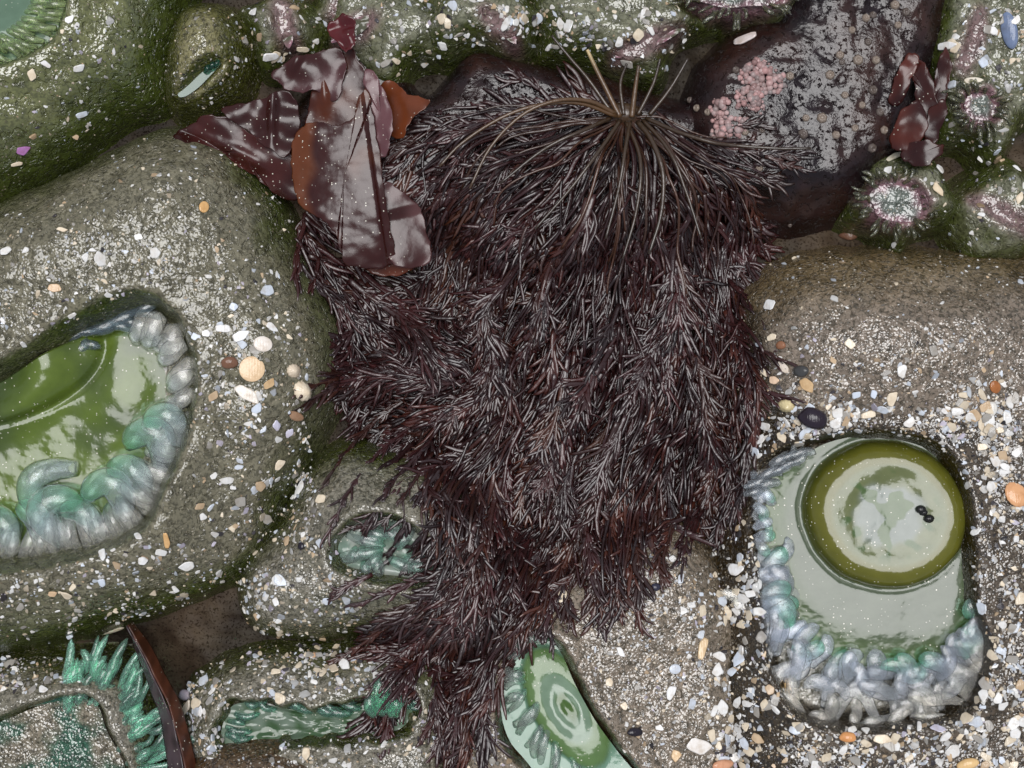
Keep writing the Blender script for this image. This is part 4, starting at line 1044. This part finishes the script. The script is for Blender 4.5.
# dark red blade lying to the left, steeply tipped
sheet('blade', k1, [(168, 133), (185, 120), (200, 113), (222, 114), (245, 128), (262, 140), (280, 142), (292, 156), (294, 190), (284, 196), (265, 186), (245, 168), (220, 158), (195, 146)], (240, 150),
      lambda u, v: np.maximum(samp(GHS, u, v) + 3, 46) + 10 - .42 * (v - 152 - (u - 240) * .45) + ridge(u, v, 205, 140, 280, 178, 6, 5) + 4 * pnoise(u, v, 24, 35), DR, (.05, .010, .008), zref=80, seed=630)
sheet('blade', k1, [(222, 110), (246, 104), (268, 97), (285, 92), (298, 104), (299, 135), (286, 158), (270, 150), (250, 132), (234, 122)], (270, 122),
      lambda u, v: 66 + 6 * pnoise(u, v, 26, 36) + ridge(u, v, 284, 100, 282, 155, 4, 5), PU, DR, zref=64, seed=635)
sheet('blade', k1, [(272, 76), (290, 62), (312, 54), (334, 48), (346, 58), (346, 78), (336, 100), (318, 92), (300, 92), (284, 88)], (316, 74),
      lambda u, v: 74 + 4 * pnoise(u, v, 30, 37) + ridge(u, v, 300, 92, 318, 60, 4, 4), PU, (.06, .02, .022), zref=72, seed=640)
sheet('blade', k1, [(376, 88), (388, 80), (400, 88), (412, 98), (430, 101), (424, 112), (412, 122), (402, 138), (390, 134), (380, 112)], (400, 108),
      lambda u, v: 58 + 2 * pnoise(u, v, 24, 38) + .42 * (u - 400), (.12, .028, .008), (.075, .018, .006), zref=58, seed=650)
sheet('blade', k1, [(364, 78), (374, 72), (386, 95), (393, 120), (392, 140), (384, 158), (376, 150), (371, 115)], (381, 115),
      lambda u, v: 78 + .12 * (u - 380) + 2 * pnoise(u, v, 20, 39), (.11, .045, .05), (.08, .03, .035), zref=76, seed=655)
sheet('blade', k1, [(384, 182), (400, 190), (418, 205), (428, 235), (431, 258), (415, 268), (394, 264), (384, 240), (381, 205)], (404, 230),
      lambda u, v: 66 + step_ridge(u, v, 382, 226, 425, 215, 7, -6) - .16 * (u - 404) + 2 * pnoise(u, v, 40, 40), (.085, .035, .035), PU, zref=62, seed=660)
sheet('blade', k1, [(362, 262), (380, 258), (400, 262), (412, 268), (398, 275), (375, 274)], (386, 267), lambda u, v: 54 - .4 * (v - 266), (.10, .022, .008), (.08, .018, .008), zref=56, K=8, seed=662)
sheet('blade', k1, [(328, 30), (338, 20), (347, 16), (356, 26), (356, 44), (348, 56), (338, 46)], (344, 36), lambda u, v: 80 + 5 * pnoise(u, v, 12, 41) + .4 * (u - 344), (.06, .006, .008), (.09, .01, .012), zref=74, K=10, seed=665)

k2 = thing('red_seaweed', 912, 120, 55, 'small dark red leafy seaweed between the wet rock and small anemones', 'seaweed')
for (cx, cy, rx, ry, rot, z) in ((911, 126, 17, 26, 16, 78), (924, 152, 19, 13, -18, 82), (926, 92, 10, 40, -14, 72), (904, 78, 9, 30, 20, 70), (942, 86, 7, 38, 8, 68), (936, 122, 8, 26, 14, 74)):
    sheet('blade', k2, ellipse(cx, cy, rx, ry, rot, 12, .18, int(cx)), (cx, cy), lambda u, v, cx=cx, cy=cy, z=z: z - .008 * ((u - cx) ** 2 + .4 * (v - cy) ** 2) + 3 * pnoise(u, v, 20, 43), DR, (.07, .012, .006), zref=z, K=12, seed=700 + int(cx))

# folded narrow strap at lower left
k3 = thing('seaweed_strap', 155, 690, 20, 'narrow folded brown and lilac strap wedged by the sandy hollow', 'seaweed')
def strap(parent, name, line, w0, w1, side, c, seed):
    L = smooth_line(line, 60); T = np.gradient(L, axis=0); T /= np.linalg.norm(T, axis=1, keepdims=True); Nn = np.stack([-T[:, 1], T[:, 0]], 1)
    s = np.linspace(0, 1, 9); w = np.linspace(w0, w1, 60) * np.clip(np.linspace(0.2, 6, 60), 0, 1)
    X = L[:, None] + side * Nn[:, None] * (s[None, :, None] * w[:, None, None])
    Z = 84 - 14 * s[None] + 3 * pnoise(X[..., 0], X[..., 1], 22, seed) - np.linspace(6, 0, 60)[:, None]
    u, v = pw(X[..., 0], X[..., 1], 75)
    P = np.stack([u, v, Z], -1).reshape(-1, 3)
    a = np.arange(8)[None] + 9 * np.arange(59)[:, None]
    q = np.stack([a, a + 1, a + 10, a + 9], -1).reshape(-1, 4)
    if side > 0: q = q[:, ::-1]
    o = put(name, P, q, None, lerp(np.array(c), np.array(c) * .5, sstep(-.3, .4, pnoise(P[:, 0] * 3, P[:, 1], 20, seed + 2))), M['kelp'], parent)
    md = o.modifiers.new('thickness', 'SOLIDIFY'); md.thickness = 1.4 * S; md.offset = -1
strap(k3, 'blade', [(128, 625), (145, 655), (160, 685), (175, 720), (186, 768), (194, 820)], 6, 22, 1, (.045, .028, .032), 51)
strap(k3, 'blade', [(128, 625), (145, 655), (160, 685), (175, 720), (186, 768), (194, 820)], 5, 9, -1, (.075, .022, .010), 53)

# ------------------------------------------------------------------ the bushy seaweed
GHS = blur(GH, 6)
MASK = [(600, 84), (550, 92), (500, 92), (440, 88), (408, 108), (402, 145), (415, 180), (432, 215), (430, 262), (392, 272), (350, 262), (322, 230), (300, 192), (284, 205), (278, 240), (300, 275), (315, 310), (330, 350), (322, 382), (352, 404), (372, 425), (400, 450), (420, 478), (428, 505), (432, 530), (444, 560), (436, 590), (395, 625), (362, 662), (376, 676), (366, 705), (384, 728), (400, 695), (430, 670), (440, 735), (470, 748), (488, 700), (512, 655), (540, 625), (556, 588), (600, 598), (632, 588), (640, 550), (700, 528), (742, 508), (756, 445), (768, 395), (752, 330), (745, 280), (766, 230), (756, 178), (772, 160), (768, 150), (740, 146), (700, 118), (660, 95)]
mask_w = poly_w(MASK, 85, 6)
MSD = sdist(mask_w, GU[::2, ::2], GV[::2, ::2])
def msd(u, v):
    x = np.clip((np.asarray(u, float) - U0) / (2 * STEP), 0, MSD.shape[1] - 1).astype(int); y = np.clip((np.asarray(v, float) - V0) / (2 * STEP), 0, MSD.shape[0] - 1).astype(int)
    return MSD[y, x]
GUIDES = [
 [(622, 112), (560, 150), (500, 190), (455, 240), (440, 300), (400, 340)], [(622, 115), (590, 190), (540, 270), (500, 340), (480, 420), (440, 480)], [(628, 118), (620, 200), (600, 300), (570, 400), (540, 500), (520, 580)],
 [(632, 118), (650, 200), (655, 300), (640, 400), (630, 500), (615, 590)], [(638, 118), (690, 180), (710, 260), (722, 350), (715, 440), (690, 525)], [(640, 115), (710, 150), (745, 210), (740, 290), (760, 400), (738, 500)],
 [(640, 112), (700, 138), (740, 152), (765, 158)], [(618, 108), (560, 104), (500, 112), (450, 150), (428, 190)], [(560, 100), (500, 100), (450, 112), (405, 135)],
 [(292, 200), (320, 250), (365, 310), (430, 350), (475, 388)], [(320, 250), (360, 290), (420, 330), (480, 350)], [(480, 388), (430, 372), (370, 372), (318, 384)], [(470, 400), (410, 425), (365, 465), (338, 520)],
 [(480, 400), (440, 450), (430, 520), (440, 560)], [(560, 430), (520, 520), (475, 600), (420, 640), (350, 672)], [(560, 480), (530, 560), (490, 640), (470, 745)], [(540, 520), (500, 600), (430, 640), (380, 720)], [(600, 470), (595, 540), (612, 600)],
 [(500, 600), (470, 680), (455, 745)], [(560, 540), (545, 600), (520, 650)], [(660, 430), (610, 480), (575, 530)],
]
gp, gt = [], []
for g in GUIDES:
    L = smooth_line(g, 30); T = np.gradient(L, axis=0); T /= np.linalg.norm(T, axis=1, keepdims=True)
    gp.append(L); gt.append(T)
gp = np.vstack(gp); gt = np.vstack(gt)
def flow(p, jit, seed):
    d2 = ((gp - p) ** 2).sum(1); w = 1 / (d2 + 300) ** 2
    t = (gt * w[:, None]).sum(0); a = math.atan2(t[1], t[0]) + jit + .36 * float(pnoise(p[0], p[1], 60, 60)) + .32 * float(pnoise(p[0], p[1], 30, 200 + seed % 23))
    return np.array([math.cos(a), math.sin(a)])
def axis_line(p0, length, jit, seed, stepl=5.):
    p = np.array(p0, float); out = [p.copy()]
    for i in range(int(length / stepl)):
        p = p + flow(p, jit, seed) * stepl
        out.append(p.copy())
        u, v = pw(p[0], p[1], 85)
        if msd(u, v) < -5 and i > 6: break
    return np.array(out)
STALK = np.array([.070, .034, .012])
def frond_geo(axis, q, stiff=1.0, density=6.8, blen=(16, 46), sub=2, thick=1.8, lift=0., wander=0., bare=0.):
    """axis polyline in picture units -> verts/quads/tris/tint of one feathery branch"""
    n = len(axis)
    u, v = pw(axis[:, 0], axis[:, 1], 85)
    T_ = 46 * sstep(-15, 75, msd(u, v)) ** .8 * (.72 + .5 * pnoise(u, v, 46, 88))
    thick = thick * rng.uniform(.8, 1.15)
    z = np.convolve(np.pad(np.maximum(samp(GHS, u, v), samp(GH, u, v) - 1) + 3 + lift + q * T_, 4, mode='edge'), np.ones(9) / 9, 'valid') + wander * np.sin(np.linspace(0, 9, n) + q * 20)
    A = np.stack([u, v, z], 1)
    seg = np.linalg.norm(np.diff(A[:, :2], axis=0), axis=1); cum = np.append(0, np.cumsum(seg)); Ltot = cum[-1]
    def at(s): return np.stack([np.interp(s, cum, A[:, k]) for k in range(3)], -1)
    ns = max(6, int(Ltot / 5)); ss = np.linspace(0, Ltot, ns)
    main = at(ss)
    Rm = thick * np.linspace(1.9, .8, ns)
    VV, QQ, TT, CC = [], [], [], []; off = 0
    def emit(P, R, c, sides=6):
        nonlocal off
        V, qd, tr, nvt = tubes(P, R * 1.12, sides, .42, rng.normal(0, .3, len(P)))
        VV.append(V); QQ.append(qd + off); TT.append(tr + off)
        CC.append(np.repeat(c, nvt, 0)); off += len(V)
    base = np.array([.022, .0042, .0043]) * rng.uniform(.5, 1.5) + np.array([.03, .009, .001]) * rng.uniform(0, 1) ** 5
    emit(main[None], Rm[None] * .85, base[None] * 1.15, 6)
    m = int(Ltot * (1 - bare) / density) * 2
    if m < 4: return VV, QQ, TT, CC
    s0 = Ltot * bare + rng.uniform(0, Ltot * (1 - bare), m)
    P0 = at(s0); P1 = at(np.minimum(s0 + 3, Ltot)); P_1 = at(np.maximum(s0 - 3, 0))
    dirs = P1 - P_1; dirs /= np.linalg.norm(dirs, axis=1, keepdims=True) + 1e-9
    side = np.where(rng.uniform(size=m) < .5, -1, 1)
    A = A
    ang = side * np.radians(rng.uniform(2, 30, m)) / stiff
    L = rng.uniform(*blen, m) * np.exp(rng.normal(0, .25, m)) * (1 - .35 * (s0 / Ltot) ** 3)
    def branch(P0, D0, ang, L, nk, r0, lift, close):
        mm = len(P0); t = np.linspace(0, 1, nk)
        P = np.empty((mm, nk, 3)); P[:, 0] = P0; cur = P0.copy()
        up = rng.normal(0, lift, mm); kv = rng.normal(0, .38, mm); wg = rng.normal(0, .22, mm); ph = rng.uniform(0, 6.28, mm)
        for k in range(1, nk):
            a = ang * (1 - close * t[k]) + kv * t[k] + wg * np.sin(5.5 * t[k] + ph)
            d = np.stack([D0[:, 0] * np.cos(a) - D0[:, 1] * np.sin(a), D0[:, 0] * np.sin(a) + D0[:, 1] * np.cos(a), D0[:, 2] + up * (1 - 1.3 * t[k])], 1)
            cur = cur + d * (L / (nk - 1))[:, None]; P[:, k] = cur
        R = r0 * rng.uniform(.8, 1.2, mm)[:, None] * np.array([.8, 1, 1, 1, .95, .8, .35])[None, :nk] if nk == 7 else r0 * np.array([.85, 1, .95, .4])[None] * np.ones((mm, 1))
        return P, R
    P, R = branch(P0, dirs, ang, L, 7, 1.0 * thick, .09, .6)
    c = base[None] * rng.uniform(.6, 1.5, (m, 1))
    emit(P, R, c)
    for j in range(sub):
        k0 = 1 + j % 2
        Q0 = P[:, k0]; Dq = P[:, k0 + 1] - P[:, k0]; Dq /= np.linalg.norm(Dq, axis=1, keepdims=True)
        a2 = -side * np.radians(rng.uniform(8, 24, m)) * (1 if j == 0 else -1)
        P2, R2 = branch(Q0, Dq, a2, L * rng.uniform(.4, .75, m), 4, .88 * thick, .1, .6)
        emit(P2, R2, c * rng.uniform(.8, 1.2))
    return VV, QQ, TT, CC
def merge(parts):
    V = np.vstack([p for g in parts for p in g[0]]); Q = []; T = []; off = 0; C = np.vstack([p for g in parts for p in g[3]])
    for g in parts:
        Q += [x + off for x in g[1]]; T += [x + off for x in g[2]]; off += sum(len(x) for x in g[0])
    return V, np.vstack(Q), np.vstack(T), C

weed = thing('bushy_seaweed', 625, 110, 50, 'big bushy clump of dark red-brown feathery seaweed draped down the middle', 'seaweed')
u, v = pw(625, 112, 70)
V, q, t = proto_pebble(3)
put('holdfast', np.column_stack([V[:, 0] * 17 + u, V[:, 1] * 14 + v, V[:, 2] * 22 + 46]), q[:, ::-1], t[:, ::-1], np.tile([.05, .025, .01], (len(V), 1)), M['seaweed'], weed)
# thick stalks
STIPES = [[(640, 118), (652, 140), (662, 175), (660, 215), (648, 255)], [(645, 116), (668, 150), (684, 190), (700, 240)], [(632, 118), (625, 150), (618, 190), (605, 240)], [(622, 116), (600, 150), (570, 190), (535, 230)], [(618, 112), (580, 102), (540, 106), (500, 120), (462, 145), (440, 168)], [(618, 110), (590, 100), (555, 102), (520, 118), (490, 150), (470, 190)], [(648, 114), (680, 132), (720, 146), (770, 152), (806, 152)], [(628, 118), (640, 160), (636, 210), (622, 260)], [(612, 114), (585, 130), (545, 150), (500, 185)],
          [(622, 112), (608, 85), (596, 62), (588, 46)], [(634, 112), (637, 85), (640, 62)], [(614, 108), (590, 75), (572, 55), (552, 32)], [(640, 110), (655, 80), (662, 55)], [(652, 110), (672, 85), (690, 55)], [(626, 110), (622, 80), (628, 60)]]
for i, sline in enumerate(STIPES):
    L = smooth_line(sline, 26); up = i >= 9
    u, v = pw(L[:, 0], L[:, 1], 95)
    tt = np.linspace(0, 1, 26)
    z = np.maximum(samp(GHS, u, v) + 4, 52) + (14 * np.sin(tt * np.pi) + 14 if up else 20 + 26 * np.sin(np.clip(tt * 1.6, 0, 1) * np.pi * .7) + 12 * sstep(.2, .8, tt))
    if up: z = 68 + tt * 12
    R = (2.9 if i in (0, 9, 10) else 2.2) * np.linspace(1, .55, 26)
    P = np.stack([u, v, z], 1)
    Vt, qt, tr, _ = tubes(P[None], R[None], 8)
    c = STALK * (1.2 if i in (4, 5, 9, 10) else .5)
    tin = np.append(np.repeat(tt, 8), [0, 1])
    C_ = lerp(c, np.array([.45, .33, .16]) if i == 9 else c * .6, sstep(.5, 1, tin))
    put('stalk', Vt, qt, tr, C_, M['seaweed'], weed)
# many thin bare stems fanning out of the holdfast
for i in range(20):
    a = rng.uniform(-.35, math.pi + .25) if i % 4 else rng.uniform(.6, 2.5)
    p0 = np.array([628 + 7 * math.cos(a), 112 + 5 * math.sin(a)]); p = p0 + np.array([math.cos(a), math.sin(a)]) * 16
    L = np.vstack([p0[None], axis_line(p, rng.uniform(50, 190), rng.normal(0, .08), 900 + i)]); L = smooth_line(L[::3] if len(L) > 12 else L, 26)
    u, v = pw(L[:, 0], L[:, 1], 95); tt = np.linspace(0, 1, 26)
    z = 62 + (np.maximum(samp(GHS, u, v) + 46 * sstep(-15, 75, msd(u, v)) ** .8 * rng.uniform(.7, 1.05), 50) + 4 - 62) * sstep(0, .35, tt) + rng.uniform(4, 12) * np.sin(tt * np.pi)
    Vt, qt, tr, _ = tubes(np.stack([u, v, z], 1)[None], (rng.uniform(1.3, 2.2) * np.linspace(1, .6, 26))[None], 7)
    c = STALK * rng.uniform(.3, .9) * np.array([1, .7, .8])
    put('stalk', Vt, qt, tr, np.tile(c, (len(Vt), 1)), M['seaweed'], weed)
# feathery branches: top layer as parts
tops = []
def rand_in_mask(edge=7, ymin=0):
    while True:
        p = np.array([rng.uniform(278, 806), rng.uniform(84, 745)])
        u, v = pw(p[0], p[1], 85)
        if msd(u, v) > edge and p[1] > ymin: return p
starts = []
for g in GUIDES:
    L = smooth_line(g, 30)
    starts.append((L[1] + rng.normal(0, 4, 2), 230))
    starts.append((L[9] + rng.normal(0, 10, 2), 190))
starts = starts[::2] + starts[1::6]
def lay(ax, q, i, near=False):
    V, Q, T, C_ = merge([frond_geo(ax, q, bare=.42 if near else .04, sub=2, wander=1.5, blen=(16, 40))])
    put('branch', V, Q, T, C_, M['seaweed'], weed)
count = 0
for i, (p, Lg) in enumerate(starts):
    ax = axis_line(p, Lg, rng.normal(0, .2), i)
    if len(ax) < 8: continue
    lay(ax, rng.uniform(.6, .9), i, math.hypot(p[0] - 625, p[1] - 112) < 60); count += 1
# wet tresses: bundles of branches lying close together and tapering to one tip
tr_starts = [(600, 190), (655, 190), (700, 215), (560, 230), (500, 250), (620, 300), (690, 320), (560, 330), (345, 270), (470, 380), (640, 400), (520, 420), (590, 430), (500, 520), (560, 520)]
for ti, p in enumerate(tr_starts):
    ax = axis_line(np.array(p, float) + rng.normal(0, 8, 2), rng.uniform(170, 250), rng.normal(0, .12), 60 + ti)
    if len(ax) < 10: continue
    tg = np.gradient(ax, axis=0); tg /= np.linalg.norm(tg, axis=1, keepdims=True) + 1e-9; nm = np.stack([-tg[:, 1], tg[:, 0]], 1)
    sp = np.linspace(0, 1, len(ax))[:, None]
    for k in range(5):
        if count >= 98: break
        o_ = (k - 2) * 5.5 + rng.normal(0, 1.5)
        i_0 = int(rng.integers(0, max(1, len(ax) // 3)))
        lay((ax + nm * o_ * (1 - .75 * sp ** 1.3))[i_0:], .9 + .25 * (1 - (o_ / 12) ** 2), ti * 7 + k); count += 1
# lower filling layers: countless smaller branchlets in one mass
fill = []
for i in range(480):
    p = rand_in_mask(3)
    if 400 < p[0] < 640 and p[1] < 130 and rng.uniform() < .6: continue
    if p[0] < 440 and 190 < p[1] < 265 and p[0] > 330: continue
    ax = axis_line(p, rng.uniform(80, 160), rng.normal(0, .38), 500 + i)
    if len(ax) < 6: continue
    fill.append(frond_geo(ax, rng.uniform(.0, .8), sub=1, density=6.0, blen=(16, 40), thick=1.75))
for i in range(170):
    ax = axis_line(rand_in_mask(6), rng.uniform(70, 130), rng.normal(0, .6), 1500 + i)
    if len(ax) > 6: fill.append(frond_geo(ax, rng.uniform(-.02, .12), sub=1, density=4.6, blen=(16, 34), thick=1.9))
# long loose filaments running with the flow
def flow_v(P, jit):
    d2 = ((gp[None] - P[:, None]) ** 2).sum(2); w = 1 / (d2 + 300) ** 2
    t = (gt[None] * w[..., None]).sum(1); a = np.arctan2(t[:, 1], t[:, 0]) + jit + .26 * pnoise(P[:, 0], P[:, 1], 70, 60) + .15 * pnoise(P[:, 0], P[:, 1], 24, 61)
    return np.stack([np.cos(a), np.sin(a)], 1)
def filaments(n, q0, q1, r, steps=14):
    P = np.array([rand_in_mask(5) for _ in range(n)])
    keep = ~((P[:, 0] > 330) & (P[:, 0] < 436) & (P[:, 1] > 180) & (P[:, 1] < 268)); P = P[keep]; n = len(P)
    jit = rng.normal(0, .22, n); stp = rng.uniform(3., 10., n); line = [P]
    for k in range(steps - 1):
        P = P + flow_v(P, jit) * stp[:, None]; line.append(P)
    L = np.stack(line, 1); eu, ev = pw(L[:, -1, 0], L[:, -1, 1], 85); ok = msd(eu, ev) > -10; L = L[ok]; n = len(L)
    u, v = pw(L[..., 0], L[..., 1], 85)
    T_ = 46 * sstep(-15, 75, msd(u, v)) ** .8 * (.72 + .5 * pnoise(u, v, 46, 88))
    q = rng.uniform(q0, q1, n)[:, None] + .12 * np.sin(np.linspace(0, 6, steps)[None] + rng.uniform(0, 6, n)[:, None])
    P3 = np.stack([u, v, np.maximum(samp(GHS, u, v), samp(GH, u, v) - 1) + 3 + q * T_], -1)
    Rr = r * rng.uniform(.75, 1.25, n)[:, None] * np.linspace(1, .7, steps)[None]
    V, qd, tr, nvt = tubes(P3, Rr, 6, .5, rng.normal(0, .3, n))
    c = np.array([.018, .0037, .0037])[None] * rng.uniform(.5, 1.6, (n, 1)) + np.array([.012, .003, 0]) * (rng.uniform(size=(n, 1)) < .15)
    return [V], [qd], [tr], [np.repeat(c, nvt, 0)]
fill.append(filaments(700, .2, .9, 1.6)); fill.append(filaments(620, .8, 1.05, 1.75))
V, Q, T, C_ = merge(fill)
o = put('branchlets', V, Q, T, C_, M['seaweed'], weed); o['kind'] = 'stuff'
V, Q, T, C_ = merge([frond_geo(smooth_line(ln, 16), .5, sub=1, density=5.5, blen=(8, 18), thick=1.3, lift=4) for ln in ([(742, 148), (770, 152), (800, 154)], [(762, 152), (782, 148), (798, 138)], [(768, 153), (786, 160), (802, 166)])])
put('branch', V, Q, T, C_, M['seaweed'], weed)
V, Q, T, C_ = merge([frond_geo(smooth_line(ln, 18), .4, sub=1, density=5.5, blen=(9, 24), thick=1.4, lift=5) for ln in ([(420, 420), (380, 450), (350, 490), (332, 528)], [(430, 440), (395, 480), (372, 515), (362, 540)], [(440, 470), (415, 505), (398, 540), (388, 560)], [(400, 400), (365, 425), (340, 455), (326, 480)], [(440, 510), (420, 540), (405, 572)], [(430, 455), (408, 490), (385, 520), (345, 530)])])
put('branch', V, Q, T, C_, M['seaweed'], weed)
# stray strands
sw = thing('seaweed_sprig', 345, 560, 60, 'thin sprig of red seaweed trailing over the middle anemone', 'seaweed')
for ln in ([(372, 575), (340, 590), (330, 600)], [(440, 590), (400, 620), (360, 650), (325, 672)], [(430, 575), (395, 590), (365, 602)]):
    V, Q, T, C_ = merge([frond_geo(smooth_line(ln, 14), .25, sub=1, density=5, blen=(9, 20), thick=1.3, lift=5)])
    put('branch', V, Q, T, C_, M['seaweed'], sw)

# ------------------------------------------------------------------ camera, light, world
cam = bpy.data.cameras.new('camera'); co = bpy.data.objects.new('camera', cam); col.objects.link(co)
co.location = (0, 0, D * S); cam.sensor_width = 36; cam.lens = 36 * D / 1024
cam.clip_start = .01; cam.clip_end = 100
scene.camera = co
EL = math.radians(84); AZ = math.radians(0)         # veiled sun high overhead, leaning towards the top of the picture
sun = bpy.data.lights.new('sun', 'SUN'); sun.energy = 1.5; sun.angle = math.radians(40); sun.color = (1, .99, .985)
so = bpy.data.objects.new('sun', sun); col.objects.link(so)
dirv = Vector((math.sin(AZ) * math.cos(EL), math.cos(AZ) * math.cos(EL), math.sin(EL)))
so.rotation_euler = dirv.to_track_quat('Z', 'Y').to_euler(); so.location = dirv * 3
w = bpy.data.worlds.new('World'); scene.world = w; w.use_nodes = True
nt = w.node_tree; bg = nt.nodes['Background']
sky = nt.nodes.new('ShaderNodeTexSky'); sky.sky_type = 'NISHITA'; sky.sun_disc = False; sky.sun_elevation = EL; sky.sun_rotation = AZ
sky.air_density = 1.0; sky.dust_density = 1.0
hs = nt.nodes.new('ShaderNodeHueSaturation'); hs.inputs['Saturation'].default_value = .4
nt.links.new(sky.outputs[0], hs.inputs['Color']); nt.links.new(hs.outputs[0], bg.inputs['Color'])
bg.inputs['Strength'].default_value = .05
scene.view_settings.view_transform = 'Standard'; scene.view_settings.look = 'None'; scene.view_settings.gamma = 1
scene.view_settings.exposure = 1.12
